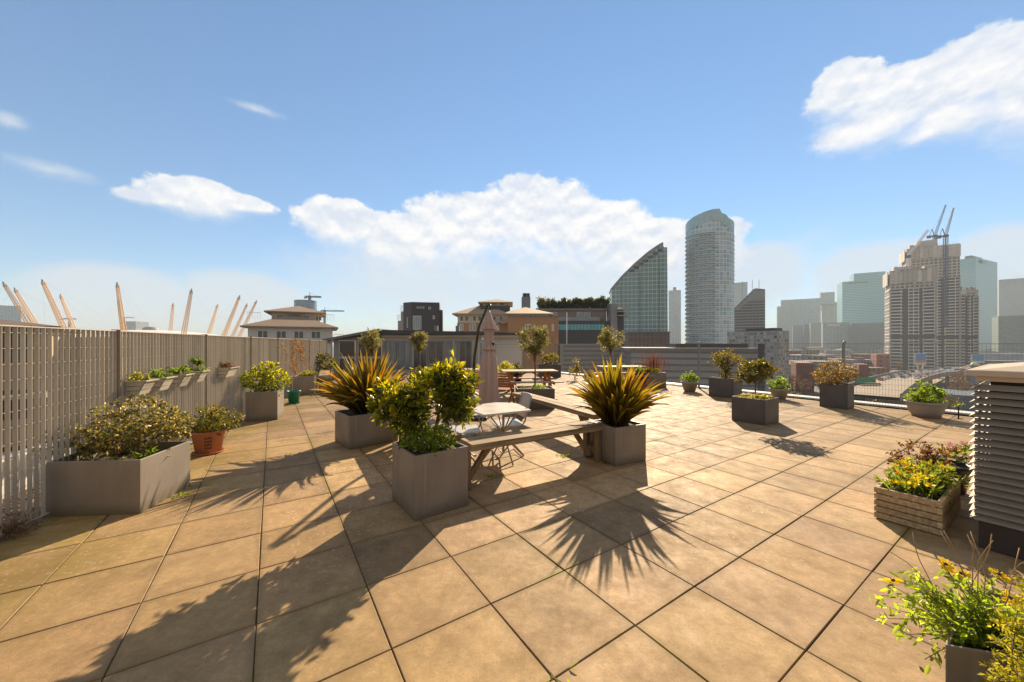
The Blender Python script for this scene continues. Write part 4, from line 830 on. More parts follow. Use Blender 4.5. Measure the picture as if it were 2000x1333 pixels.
# hexagonal table
tt_ = thing('folding_table', 'small pale angular folding table inside the ring of benches', 'table', (-.12, 5.07, 0)); z = .72
tp = [(-.553, 4.857), (-.349, 4.524), (.253, 4.876), (.08, 5.40), (-.24, 5.50), (-.4325, 5.35)]
mb = MB(); mb.prism([(a + .12, b_ - 5.07) for a, b_ in tp], z - .028, z); mb.obj('tabletop', M['table'], tt_, bevel=.006)
mb = MB(); mb.tube([(0, 0, .10), (0, 0, z - .03)], .018, 10)
mb.obj('column', M['metal'], tt_)
for k in range(4):
    a = R(25 + 90 * k); mb = MB(); mb.tube([(.26 * math.cos(a + PI), .26 * math.sin(a + PI), z - .035), (0, 0, .36), (.32 * math.cos(a), .32 * math.sin(a), .008)], .011, 7); mb.obj('leg', M['metal'], tt_)
def metal_chair(label, x, y, rz, seatmat, group='light metal chairs at the small table'):
    t = thing('metal_chair', label, 'chair', (x, y, 0), rz, group); sw, sd = .44, .42; mb = MB()   # faces local +x
    mb.box((0, 0, .445), (sd, sw, .014)); mb.obj('seat', seatmat, t, bevel=.005)
    mb = MB(); vs = []; n = 7
    for j in range(5):
        f = j / 4; zz = .52 + .34 * f; xx = -.20 - .10 * f
        for i in range(n): g = i / (n - 1) - .5; vs.append((xx - .04 * (1 - 4 * g * g), g * (sw - (.06 if f == 1 else 0)), zz))
    m_ = len(vs); vs += [(a - .012, b_, c_) for a, b_, c_ in vs]; fs = []
    for j in range(4):
        for i in range(n - 1): q = j * n + i; fs += [(q, q + 1, q + n + 1, q + n), (m_ + q, m_ + q + n, m_ + q + n + 1, m_ + q + 1)]
    rim = [i for i in range(n)] + [j * n + n - 1 for j in range(1, 5)] + [4 * n + i for i in range(n - 2, -1, -1)] + [j * n for j in range(3, 0, -1)]
    for k in range(len(rim)): a, b_ = rim[k], rim[(k + 1) % len(rim)]; fs.append((b_, a, m_ + a, m_ + b_))
    mb.add(vs, fs, None, (1, 1, 1), True); mb.obj('backrest', M['chair_back'], t)
    for s_ in (-1, 1):
        mb = MB(); mb.tube([(-.30, s_ * sw / 2, .86), (-.20, s_ * sw / 2, .50), (.16, s_ * sw / 2, .02), (.22, s_ * sw / 2, .012)], .011, 7); mb.obj('back_frame', M['metal'], t)
        mb = MB(); mb.tube([(.20, s_ * (sw / 2 - .02), .45), (-.18, s_ * (sw / 2 - .02), .012)], .011, 7); mb.obj('leg', M['metal'], t)
    mb = MB(); mb.tube([(.12, -sw / 2, .06), (.12, sw / 2, .06)], .008, 6); mb.tube([(-.17, -sw / 2, .02), (-.17, sw / 2, .02)], .008, 6); mb.obj('stretcher', M['metal'], t); return t
metal_chair('light folding chair right of the small table with its back showing', -.07, 5.33, R(196), M['chair_seat'])
metal_chair('light folding chair with a bluish seat left of the small table', -.66, 4.93, R(15), M['chair_seat'])
metal_chair('light folding chair behind the small table, half hidden by the bay tree', -.72, 6.05, R(-60), M['chair_seat'])
# closed cantilever parasol
UX, UY = K(955) * 7.1, 7.1; ut = thing('parasol', 'closed dusty pink parasol hanging from a leaning dark pole', 'parasol', (UX, UY, 0)); mb = MB()
def fold(a, i, z_): return 1 + .17 * math.cos(a * 8 + .6 * math.sin(z_ * 4)) + .05 * math.cos(a * 3 + z_ * 3)
mb.lathe([(.175, .42), (.170, .60), (.155, .85), (.150, 1.10), (.135, 1.28), (.115, 1.40), (.085, 1.50), (.078, 1.54)], 64, fn=fold); mb.obj('canopy', M['fabric'], ut)
mb = MB(); mb.lathe([(.070, 1.50), (.100, 1.46), (.120, 1.50), (.100, 1.56), (.070, 1.60), (.072, 1.70), (.085, 1.85), (.088, 1.95), (.080, 2.02)], 64, fn=fold); mb.obj('canopy', M['fabric'], ut)
mb = MB(); mb.lathe([(.155, 1.88), (.120, 1.95), (.085, 2.06), (.045, 2.18), (.012, 2.24), (.002, 2.25)], 64, fn=lambda a, i, z_: 1 + (.22 if z_ < 2 else .06) * math.cos(a * 8)); mb.obj('canopy_vent', M['fabric'], ut)
mb = MB(); mb.lathe([(.081, 1.535), (.087, 1.555), (.081, 1.575)], 24); mb.box((.08, -.05, 1.60), (.05, .03, .07), .4, .5); mb.obj('tie_strap', M['ornament'], ut)
mb = MB(); mb.tube([(0, 0, .36), (0, 0, 2.34)], .018, 10); mb.obj('rib_shaft', M['metal'], ut)
bx = K(925) * 7.9 - UX; mb = MB(); mb.tube([(bx, .8, 0), (bx, .8, .95), (bx * .93, .75, 1.35), (bx * .62, .45, 1.95), (-.03, .02, 2.33)], [.035, .035, .03, .028, .024], 12); mb.tube([(-.05, .03, 2.34), (.02, 0, 2.36), (.02, -.01, 2.26)], .022, 10); mb.obj('pole', plain('parasol_pole', (.05, .055, .045), .4, .5), ut)
mb = MB(); mb.box((bx, .8, .03), (.62, .62, .055)); mb.box((bx, .8, .09), (.12, .12, .08)); mb.obj('base', M['metal_dark'], ut, bevel=.01)
# picnic table
def picnic(label, x, y, rz, L=1.75, W=.78, group='wooden picnic tables'):
    t = thing('picnic_table', label, 'picnic table', (x, y, 0), rz, group); mb = MB()
    for k in range(5): mb.box((0, -W / 2 + W * (k + .5) / 5, .735), (L, W / 5 - .008, .034), 0, 0, 0, float(RNG.uniform(.88, 1.1)))
    mb.obj('tabletop', M['teak_pale'], t, bevel=.004)
    for s_ in (-1, 1):
        mb = MB()
        for k in range(2): mb.box((.04, s_ * (W / 2 + .30) + (k - .5) * .14, .435), (L + .05, .13, .034), 0, 0, 0, float(RNG.uniform(.88, 1.1)))
        mb.obj('bench_seat', M['teak_pale'], t, bevel=.004)
    for sx2 in (-1, 1):
        x0 = sx2 * (L / 2 - .28)
        for s_ in (-1, 1): mb = MB(); mb.bar((x0, s_ * (W / 2 + .22), .006), (x0, s_ * .14, .715), .07, .10, (1, 0, 0)); mb.obj('leg', M['teak'], t, bevel=.004)
        mb = MB(); mb.bar((x0 + .055, -W / 2 - .40, .40), (x0 + .055, W / 2 + .40, .40), .04, .08, (0, 0, 1)); mb.bar((x0 + .055, -W / 2 + .05, .70), (x0 + .055, W / 2 - .05, .70), .04, .06); mb.obj('crossbar', M['teak'], t, bevel=.003)
    mb = MB()
    for sx2 in (-1, 1): mb.bar((sx2 * (L / 2 - .30), 0, .40), (sx2 * .08, 0, .70), .05, .05, (0, 1, 0))
    mb.obj('brace', M['teak'], t); return t
picnic('wooden picnic table behind the closed parasol, right side', .55, 11.75, R(7))
picnic('wooden picnic table farther off, seen just above the right flax', K(1215) * 13.8, 13.9, R(8), 1.7)
picnic('wooden picnic table left of the closed parasol, partly behind the bay trees', K(890) * 12.2, 12.3, R(4), 1.5)
def slat_chair(label, x, y, rz):
    t = thing('slatted_chair', label, 'chair', (x, y, 0), rz, 'brown slatted folding chairs'); mb = MB()
    for k in range(6): mb.box((-.18 + .072 * k, 0, .44), (.055, .44, .016))
    mb.obj('seat', M['teak'], t); mb = MB()
    for k in range(6): mb.box((-.225 - .012 * k, 0, .54 + .062 * k), (.014, .42, .046), 0, 0, R(-11))
    mb.obj('backrest', M['teak'], t)
    for s_ in (-1, 1):
        mb = MB(); mb.bar((-.30, s_ * .22, .90), (.20, s_ * .22, .01), .03, .04, (0, 1, 0)); mb.obj('leg', M['teak'], t); mb = MB(); mb.bar((.20, s_ * .19, .45), (-.24, s_ * .19, .01), .03, .04, (0, 1, 0)); mb.obj('leg', M['teak'], t)
        mb = MB(); mb.bar((-.25, s_ * .24, .64), (.18, s_ * .24, .62), .045, .022); mb.obj('armrest', M['teak'], t)
    return t
slat_chair('brown slatted chair immediately right of the closed parasol', K(984) * 9.4, 9.4, R(70))
slat_chair('brown slatted chair left of the leaning pole, turned sideways', K(915) * 9.8, 9.8, R(160))
slat_chair('reddish slatted chair seen just left of the parasol canopy', K(935) * 9.0, 9.0, R(110))

# --- louvred vent housing
KV = Vector((3.66, 2.86, 0)); tv = thing('vent_housing', 'tall grey louvred vent housing with a flat cream cap at the right edge', 'vent housing', KV, R(33.4))
# local +x along A (away to the right), -y towards the camera side
Lx, Ly = 1.5, 1.5; mb = MB(); mb.box((Lx / 2, -Ly / 2, .11), (Lx, Ly, .21)); mb.obj('plinth', plain('dark_plinth', (.055, .04, .032), .8, 0, .35, 8, None, .5), tv, bevel=.006)
mb = MB(); mb.box((Lx / 2 + .03, -Ly / 2, .77), (Lx - .16, Ly - .10, 1.10)); mb.obj('core', plain('dark_core', (.03, .027, .025), .8), tv)
mb = MB(); z = .245; pm = plain('louvre_paint', (.31, .27, .215), .5, .1, .12, 3, (1, 1, 1), .1)
while z < 1.31:
    # blade: slanted strip on the left (-x) face and on the near (-y) and far (+y) faces
    mb.bar((-.005 + .0, .02, z), (-.005, -Ly - .02, z), .062, .005, (-.62, 0, .78)) ; mb.bar((-.02, .02, z), (Lx, .02, z), .062, .005, (0, .62, .78))
    z += .0535
mb.obj('louvres', pm, tv)
mb = MB(); mb.box((Lx / 2, -Ly / 2, 1.335), (Lx + .02, Ly + .02, .05)); mb.box((Lx / 2, -Ly / 2, 1.372), (Lx + .12, Ly + .12, .045))
mb.add([(-.02, .02, 1.396), (Lx + .02, .02, 1.396), (Lx + .02, -Ly - .02, 1.396), (-.02, -Ly - .02, 1.396), (.18, -.18, 1.43), (Lx - .18, -.18, 1.43), (Lx - .18, -Ly + .18, 1.43), (.18, -Ly + .18, 1.43)], [(0, 4, 5, 1), (1, 5, 6, 2), (2, 6, 7, 3), (3, 7, 4, 0), (4, 7, 6, 5)])
mb.obj('cap', plain('cream_cap', (.52, .42, .30), .55, 0, .1, 3), tv, bevel=.004)

# ============================ THE CITY AROUND
GZ = -25.0
def fpx(pl, pc_, pr, d, r, depth=None):
    """footprint of a rectangular building from three columns of the photo at distance d: left end, near corner, right end; returns corner, rotation, two side lengths"""
    xc, yc = K(pc_) * d, d; kr, kl = K(pr), K(pl)
    s1 = (kr * d - xc) / (math.cos(r) - kr * math.sin(r))
    s2 = depth if depth else (xc - kl * d) / (math.sin(r) + kl * math.cos(r))
    return (xc, yc), s1, abs(s2)
def block(name, label, cat, pl, pc_, pr, ytop, d, r, mat, depth=None, group=None, cap=None, z0=GZ, roofmat=None):
    C, s1, s2 = fpx(pl, pc_, pr, d, R(r), depth); H = ZT(ytop, d); t = thing(name, label, cat, (C[0], C[1], z0), R(r), group)
    mb = MB(); mb.prism([(0, 0), (s1, 0), (s1, s2), (0, s2)], 0, H - z0); mb.obj('wall', mat, t)
    if cap: mb = MB(); mb.prism([(-cap, -cap), (s1 + cap, -cap), (s1 + cap, s2 + cap), (-cap, s2 + cap)], H - z0 + .005, H - z0 + .5); mb.obj('roof', roofmat or M['roof_grey'], t)
    return t, s1, s2, H - z0
M['roof_grey'] = plain('roof_grey', (.20, .19, .18), .8, 0, .2, .3)
M['roof_tile'] = plain('brown_roof_tile', (.17, .125, .10), .85, 0, .2, 1.2, (1, 1, 6), .3)
M['roof_brown'] = plain('tan_brown_roof_tile', (.30, .225, .16), .85, 0, .2, 1.2, (1, 1, 6), .3)
M['roof_tan'] = plain('tan_roof_tile', (.42, .31, .20), .8, 0, .15, 1.0, (1, 1, 6), .3)
M['render_white'] = plain('white_render', (.62, .60, .57), .7, 0, .1, .5, (1, 1, .3))
M['render_cream'] = plain('cream_render', (.58, .50, .38), .7, 0, .1, .5)
M['clad_dark'] = plain('dark_cladding', (.075, .075, .085), .6, 0, .15, .8, (.2, .2, 4))
M['clad_grey'] = plain('grey_cladding', (.25, .25, .26), .6, 0, .15, .5, (.3, .3, 3))
def brickmat(name, c1, c2, sc=4.0):
    m, nt, b = newmat(name); N = NT(nt); uv = N.n('ShaderNodeUVMap'); br = N.n('ShaderNodeTexBrick'); N.l(uv.outputs[0], br.inputs[0])
    br.inputs['Scale'].default_value = sc; br.inputs['Color1'].default_value = (*c1, 1); br.inputs['Color2'].default_value = (*c2, 1); br.inputs['Mortar'].default_value = (*[x * .75 + .08 for x in c1], 1); br.inputs['Mortar Size'].default_value = .015
    c = N.mix(N.m('MULTIPLY', N.noise(.5, 5, .6), .5), br.outputs[0], tuple(x * .5 for x in c1)); N.l(c, b.inputs['Base Color']); b.inputs['Roughness'].default_value = .85; return m
M['brick'] = brickmat('tan_brick', (.42, .235, .12), (.50, .29, .16)); M['brick_red'] = brickmat('red_brick', (.24, .085, .05), (.30, .12, .07), 1.0)
M['window'] = glassmat('window_glass', (.05, .06, .07)); M['window_pale'] = glassmat('reflecting_window', (.22, .27, .32), .1)
def win(t, x, z, w, h, y=-.02, glass='window', frame='white', mull=1, axis='x', sill=True):
    """a window (frame > pane) on the local y=0 wall facing -y, or axis='y' on the x=0 wall facing -x"""
    def P(a, b_, c): return (a, b_, c) if axis == 'x' else (b_, a, c)
    f = .07; mb = MB()
    mb.box(P(x + w / 2, y, z + f / 2), P(w, .08, f) if axis == 'x' else (.08, w, f)); mb.box(P(x + w / 2, y, z + h - f / 2), P(w, .08, f) if axis == 'x' else (.08, w, f))
    for i in range(mull + 2):
        xx = x + f / 2 + (w - f) * i / (mull + 1); mb.box(P(xx, y - .002, z + h / 2), (f, .076, h - 2 * f) if axis == 'x' else (.076, f, h - 2 * f))
    o = mb.obj('window', M[frame], t); mb = MB(); mb.box(P(x + w / 2, y + .005, z + h / 2), (w - .1, .02, h - .1) if axis == 'x' else (.02, w - .1, h - .1)); mb.obj('pane', M[glass], o)
def hip(t, x0, y0, x1, y1, z, h, over=.6, mat='roof_tile', ridge=.25, name='roof'):
    mb = MB(); a0, b0, a1, b1 = x0 - over, y0 - over, x1 + over, y1 + over; w, d_ = a1 - a0, b1 - b0
    rx0, rx1 = (a0 + min(w, d_) * .5, a1 - min(w, d_) * .5) if w > d_ else ((a0 + a1) / 2 - .1, (a0 + a1) / 2 + .1); ym = (b0 + b1) / 2
    vs = [(a0, b0, z), (a1, b0, z), (a1, b1, z), (a0, b1, z), (rx0, ym, z + h), (rx1, ym, z + h), (a0, b0, z - .18), (a1, b0, z - .18), (a1, b1, z - .18), (a0, b1, z - .18)]
    mb.add(vs, [(0, 1, 5, 4), (1, 2, 5), (2, 3, 4, 5), (3, 0, 4), (6, 7, 1, 0), (7, 8, 2, 1), (8, 9, 3, 2), (9, 6, 0, 3), (9, 8, 7, 6)]); return mb.obj(name, M[mat], t)

# ground and river
m, nt, b = newmat('city_ground'); N = NT(nt); a = N.noise(.012, 6, .6); g = N.noise(.08, 6, .7)
c = N.mix(N.ramp(a, .4, .6), (.085, .078, .065), (.17, .14, .11)); c = N.mix(N.m('MULTIPLY', N.ramp(g, .45, .65), .6), c, (.055, .06, .04)); N.l(c, b.inputs['Base Color']); b.inputs['Roughness'].default_value = .9
mb = MB(); mb.add([(-6000, -1500, GZ), (6000, -1500, GZ), (6000, 6000, GZ), (-6000, 6000, GZ)], [(0, 1, 2, 3)]); struct(mb.obj('ground', m))

# --- left neighbour seen through the slats
beige = facade('beige_block_wall', (.42, .31, .21), (.035, .04, .05), 1.9, 2.75, .42, .48, .25, .2, off=.4)
t, s1, s2, H = block('apartment_block', 'beige apartment block with a dark hipped roof seen through the left fence', 'building', 0, -420, 92, 627, 14, 45, beige, 9)
hip(t, 0, 0, s1, 9, H, .6, .5, 'roof_tile')
for z in np.arange(2.0, H - 1, 2.75):
    mb = MB(); mb.box((s1 / 2, -.06, z + .02), (s1, .12, .25)); mb.obj('string_course', M['render_cream'], t)
block('apartment_block', 'lower pale wing of the beige block seen through the left fence slats', 'building', 93, 94, 216, 659, 21, 8, facade('pale_wing', (.55, .44, .28), (.05, .05, .05), 2.6, 2.75, .5, .5, .25, .2, off=.4), 10)
# --- double hipped house
t = thing('apartment_house', 'cream apartment house with two stacked brown hipped roofs, left of the dark modern house', 'building', (K(484) * 46, 46, GZ), R(27))
w = 9.6; z1 = ZT(637, 46) - GZ; mb = MB(); mb.prism([(0, 0), (w, 0), (w, 9), (0, 9)], 0, z1); mb.obj('wall', M['render_white'], t); hip(t, 0, 0, w, 9, z1, 1.9, .7, 'roof_brown')
z2 = ZT(607, 50) - GZ; mb = MB(); mb.prism([(2.0, 4.6), (w - 1.6, 4.6), (w - 1.6, 12), (2.0, 12)], z1 - .5, z2); mb.obj('upper_wall', M['render_cream'], t); hip(t, 2.0, 4.6, w - 1.6, 12, z2, 1.2, .8, 'roof_brown', name='upper_roof')
for k in range(4): win(t, 1.0 + k * 2.0, z1 - 1.55, 1.15, 1.0)
mb = MB(); mb.box((w / 2, -.25, z1 - 2.0), (w + .6, .5, .14)); mb.obj('ledge', M['roof_grey'], t)
for k in range(4): win(t, 2.6 + k * 1.6, z2 - 1.15, .8, .7, 4.58)
mb = MB()
for x0 in (-.2, w - 1.2): 
    for k in range(6): mb.box((x0 + k * .28, .8, z1 + 1.35), (.03, .03, .9))
    mb.box((x0 + .7, .8, z1 + 1.8), (1.5, .05, .05))
mb.obj('balcony_rail', M['white'], t); mb = MB(); mb.box((w * .28, 3.0, z1 + .9), (.5, .5, .7)); mb.box((w * .66, 3.2, z1 + .8), (.5, .5, .7)); mb.obj('dormer', M['clad_dark'], t)
# stair rails and plant beside it
t = thing('rooftop_railing', 'small white railing on the roof right of the double hipped house', 'railing', (K(652) * 34, 34, -.6)); mb = MB()
for k in range(5): mb.tube([(k * .22, 0, 0), (k * .22, 0, 3.1)], .02, 5)
for z in (1.5, 2.3, 3.1): mb.tube([(0, 0, z), (.9, 0, z)], .02, 5)
mb.obj('rail', M['white'], t)
# --- dark modern house
d = 58; u = lambda px: (px - 790) / F * d; t = thing('modern_house', 'dark clad modern cubic house with white framed glazing and stepped terraces', 'building', (K(790) * d, d, GZ), R(10)); zt = lambda y: ZT(y, d) - GZ
mb = MB(); mb.prism([(u(786), 1.2), (u(803), 0), (u(857), 0), (u(857), 9), (u(786), 9)], 0, zt(590)); mb.prism([(u(857) + .01, .6), (u(863), .6), (u(863), 8), (u(857) + .01, 8)], 0, zt(604)); mb.obj('wall', M['clad_dark'], t)
mb = MB(); mb.prism([(u(780), 2.0), (u(786) - .01, 1.6), (u(786) - .01, 9), (u(780), 9)], 0, zt(607)); mb.prism([(u(773), 2.8), (u(780) - .01, 2.4), (u(780) - .01, 9), (u(773), 9)], 0, zt(625)); mb.obj('terrace_block', M['clad_grey'], t)
win(t, u(806), zt(644), u(822) - u(806), zt(617) - zt(644), -.03, 'window_pale', 'white', 3); win(t, u(812), zt(604), u(829) - u(812), zt(597) - zt(604), -.03, 'window_pale', 'clad_dark', 2); win(t, u(836), zt(604), u(840) - u(836), zt(599) - zt(604), -.03, 'window', 'white', 0); win(t, u(844), zt(623), u(848) - u(844), zt(616) - zt(623), -.03, 'window_pale', 'white', 0); win(t, u(794), zt(640), .7, 1.6, .5, 'window_pale', 'white', 0)
mb = MB()
for x0, x1, y_, zz in ((u(773), u(780), 2.3, 625), (u(780), u(786), 1.6, 607)):
    mb.box(((x0 + x1) / 2, y_, zt(zz) + .9), (x1 - x0, .05, .05))
    for k in range(4): mb.box((x0 + (x1 - x0) * k / 3, y_, zt(zz) + .45), (.04, .04, .9))
mb.obj('railing', M['white'], t); mb = MB(); mb.tube([(u(845), 4, zt(590)), (u(845), 4, zt(583))], .05, 6); mb.tube([(u(842), 4, zt(585)), (u(848), 4, zt(585))], .04, 5); mb.obj('aerial', M['metal'], t)
# --- penthouse beyond the fence
d = 23.5; u = lambda px: (px - 745) / F * d; t = thing('penthouse', 'low white penthouse with flat dark roof and tall windows beyond the far fence', 'building', (K(745) * d, d, GZ)); zt = lambda y: ZT(y, d) - GZ
L = u(1020); mb = MB(); mb.prism([(0, 0), (L, .4), (L, 8), (0, 8)], 0, zt(654)); mb.obj('wall', M['render_white'], t)
mb = MB(); mb.prism([(-.2, -.75), (u(1034), -.35), (u(1034), 9), (-.2, 9)], zt(654) + .004, [zt(645), zt(651), zt(651), zt(643)]); mb.obj('roof', M['clad_dark'], t)
mb = MB(); mb.box((L / 2 - .1, -.16, zt(657.5)), (L + .6, .12, .15), R(1.1)); mb.obj('fascia', M['render_cream'], t)
for (a, b_, gl) in ((752, 774, 'window_pale'), (776, 802, 'window_pale'), (806, 834, 'window'), (836, 866, 'window'), (870, 893, 'window_pale'), (896, 921, 'window')):
    win(t, u(a), zt(722), u(b_) - u(a), zt(666) - zt(722), .06 + .4 * u(a) / L - .10, gl, 'clad_grey', 1)
win(t, u(934), zt(722), u(944) - u(934), zt(668) - zt(722), .1, 'window_pale', 'white', 0)
mb = MB(); mb.lathe([(.001, -.14), (.09, -.1), (.12, 0), (.09, .1), (.001, .14)], 14, (u(943), -.30, zt(663))); mb.obj('wall_lamp', M['white'], t)
for px in (838, 884): mb = MB(); mb.box((u(px), 2.2, zt(641)), (.25, .25, .5)); mb.obj('vent', M['clad_grey'], t)
# small gabled store left of the penthouse
t = thing('gabled_store', 'small building with a slanting grey roof left of the white penthouse', 'building', (K(686) * 23, 23, GZ)); zt = lambda y: ZT(y, 23) - GZ; u = lambda px: (px - 686) / F * 23
mb = MB(); mb.prism([(-1.1, 0), (u(742), 0), (u(742), 5), (-1.1, 5)], 0, [zt(664), zt(652), zt(652), zt(664)]); mb.obj('wall', M['clad_grey'], t)
mb = MB(); mb.bar((-1.5, 2.2, zt(665)), (u(748), 2.2, zt(645)), 5.6, .14); mb.obj('roof', M['roof_grey'], t); mb = MB(); mb.prism([(u(689), 5.2), (u(735), 5.2), (u(735), 9), (u(689), 9)], 0, zt(641)); mb.obj('rear_block', M['render_white'], t)
# --- brick building with hipped roofs and a turret
d = 50; u = lambda px: (px - 893) / F * d; zt = lambda y: ZT(y, d) - GZ
t = thing('brick_apartment_building', 'tan brick and cream building with low hipped roofs and a square roof turret', 'building', (K(893) * d, d, GZ))
mb = MB(); mb.prism([(0, 0), (u(1075), 0), (u(1075), 13), (0, 13)], 0, zt(631)); mb.obj('wall', M['brick'], t)
mb = MB(); mb.prism([(.05, .05), (u(1075) - .05, .05), (u(1075) - .05, 12.9), (.05, 12.9)], zt(631) + .004, zt(613)); mb.obj('upper_wall', M['render_cream'], t)
hip(t, 0, 0, u(985), 13, zt(613), 2.0, .6, 'roof_tan'); hip(t, u(984), .3, u(1075), 12.7, zt(613) + .02, 1.5, .5, 'roof_tan', name='side_roof')
mb = MB(); mb.prism([(u(939), 3), (u(993), 3), (u(993), 8), (u(939), 8)], zt(613), zt(586) * 1.0); mb.obj('turret_wall', M['render_cream'], t); hip(t, u(939), 3, u(993), 8, zt(586), .75, .6, 'roof_tan', name='turret_roof')
mb = MB(); mb.prism([(u(936), 2.4), (u(996), 2.4), (u(996), 2.95), (u(936), 2.95)], zt(606), zt(594)); mb.obj('turret_louvre', M['clad_dark'], t)
for k in range(3): win(t, u(944 + k * 15), zt(592), .75, .42, 2.97, 'window', 'white', 0)
for k, px in enumerate((898, 908, 923, 933, 947, 962, 975)): win(t, u(px), zt(628), .52, .75, -.02, 'window', 'white', 0)
for px in (1010, 1016, 1022, 1034, 1042): win(t, u(px), zt(620), .36, .36, -.02, 'window', 'white', 0)
mb = MB(); mb.prism([(u(992), -1.6), (u(1088), -1.6), (u(1088), 8), (u(992), 8)], 0, zt(621)); mb.obj('brick_wing', M['brick'], t); mb = MB(); mb.prism([(u(991.5), -1.7), (u(1088.7), -1.7), (u(1088.7), 8), (u(991.5), 8)], zt(621) + .004, zt(619.3)); mb.obj('wing_coping', M['roof_grey'], t)
for (px, py, w_, h_) in ((1025, 647, .7, .85), (1060, 645, .45, .6), (1075, 648, .3, .9)): win(t, u(px), zt(py), w_, h_, -1.62, 'window_pale', 'white', 1)
for (px, py, w_) in ((898, 646, .5), (917, 646, .9), (936, 646, .5), (968, 646, .5)): win(t, u(px), zt(py), w_, .9, -.02, 'window_pale', 'white', 1)
for px in (970, 981): 
    mb = MB(); mb.box((u(px), -.5, zt(632)), (1.0, 1.0, .12)); mb.box((u(px), -1.0, zt(626)), (1.0, .04, .05))
    for k in range(6): mb.box((u(px) - .45 + .18 * k, -1.0, zt(629)), (.02, .02, .42))
    mb.obj('balcony', M['metal'], t)
t = thing('chimney_block', 'square blue grey rooftop tower with aerials right of the turret', 'building', (K(1019) * 64, 64, GZ)); w_ = 17 / F * 64; mb = MB(); mb.prism([(0, 0), (w_, 0), (w_, w_), (0, w_)], 0, ZT(580, 64) - GZ); mb.obj('wall', plain('blue_grey_clad', (.15, .19, .25), .6), t)
mb = MB()
for k in range(6): mb.box((w_ * (.15 + .14 * k), w_ / 2, ZT(577, 64) - GZ), (.09, .3, .9), k)
mb.obj('aerials', M['clad_dark'], t)
# --- grey building with roof hedge
d = 78; u = lambda px: (px - 1045) / F * d; zt = lambda y: ZT(y, d) - GZ; t = thing('office_building', 'grey stepped building with a turquoise window band and a planted roof', 'building', (K(1045) * d, d, GZ))
mb = MB(); mb.prism([(0, 1.5), (u(1188), 1.5), (u(1188), 16), (0, 16)], 0, zt(606)); mb.obj('upper_wall', plain('warm_grey_render', (.24, .21, .18), .7), t)
mb = MB(); mb.prism([(u(1070), 0), (u(1192), 0), (u(1192), 1.48), (u(1070), 1.48)], 0, zt(627)); mb.obj('wall', M['clad_dark'], t)
mb = MB(); mb.box((u(1130), -.06, (zt(634) + zt(645)) / 2), (u(1180) - u(1080), .1, zt(634) - zt(645))); o = mb.obj('window_band', glassmat('turquoise_glass', (.10, .38, .42), .2), t)
mb = MB()
for k in range(16): mb.box((u(1080) + (u(1180) - u(1080)) * k / 15, -.13, (zt(634) + zt(645)) / 2), (.08, .05, zt(634) - zt(645)))
mb.obj('mullions', M['clad_dark'], o)
mb = MB(); mb.box((u(1120), .5, zt(623.5)), (u(1180) - u(1075), .06, .9)); mb.obj('glass_balustrade', glassmat('balustrade_glass', (.20, .26, .28), .2), t)
mb = MB(); mb.box((u(1120), 3, zt(604)), (u(1196) - u(1052), 4, .45)); mb.obj('roof', M['roof_grey'], t)
for (a, b_) in ((1078, 1090), (1129, 1142), (1144, 1156)): win(t, u(a), zt(621), u(b_) - u(a), zt(609) - zt(621), 1.46, 'window_pale', 'white', 0)
mb = MB(); mb.prism([(u(1191), -1.0), (u(1203), -1.0), (u(1203), 2.6), (u(1191), 2.6)], 0, zt(594)); mb.obj('stair_tower', M['clad_grey'], t)
mb = MB(); mb.prism([(u(1203.3), -.2), (u(1218), -.2), (u(1218), 5), (u(1203.3), 5)], 0, zt(606)); mb.obj('side_wing', M['clad_dark'], t)
for k in range(3): mb = MB(); mb.box((u(1213), -.9, zt(602 + k * 8)), (u(1224) - u(1203), 1.6, .2)); mb.obj('balcony', M['metal'], t)
mb = MB(); mb.tube([(u(1096), -8, 0), (u(1096), -8, zt(617))], .09, 8); tag(mb.obj('flagpole', M['white']), 'thin white pole in front of the turquoise window band', 'pole'); bpy.data.objects['flagpole'].location = (K(1045) * d, d, GZ)
rng = np.random.default_rng(300); ht = thing('roof_hedge', 'dark hedge growing along the roof of the grey building', 'hedge', (K(1120) * 82, 82, ZT(604, 82)))
n = 5200; Wd = (1192 - 1055) / F * 82; x = rng.uniform(-Wd / 2, Wd / 2, n); hh = 1.5 + .8 * (x / Wd + .5) + .35 * np.sin(x * 2.3) + .25 * np.sin(x * 5.1); P = np.stack([x, rng.uniform(-1.5, 2, n), rng.random(n) ** .7 * hh], 1)
leaf_obj('foliage', M['leaf_dark'], ht, P, rng.normal(size=(n, 3)) + [0, 0, .3], .55, .16, tints(n, rng, (.7, .9, .8), (1.5, 1.6, 1.4)), .2, .1, rng); mb = MB(); mb.box((0, .3, .1), (Wd, 2.6, .3)); mb.obj('trough', M['clad_dark'], ht)
for px, s_ in ((1055, 1), (1066, .9)): bush('roof_tree', 'small pale round tree at the left end of the planted roof' if px == 1055 else 'small pale round tree next to the hedge on the planted roof', 'tree', (K(px) * 80, 80, ZT(602, 80)), [(0, 0, 1.6 * s_, .75, .7, .6), (.5, 0, 1.4, .4, .4, .4)], 500, M['leaf_olive'], .28, .08, px, 4, (0, 0, 1.1, .08), 3, -1, .2)
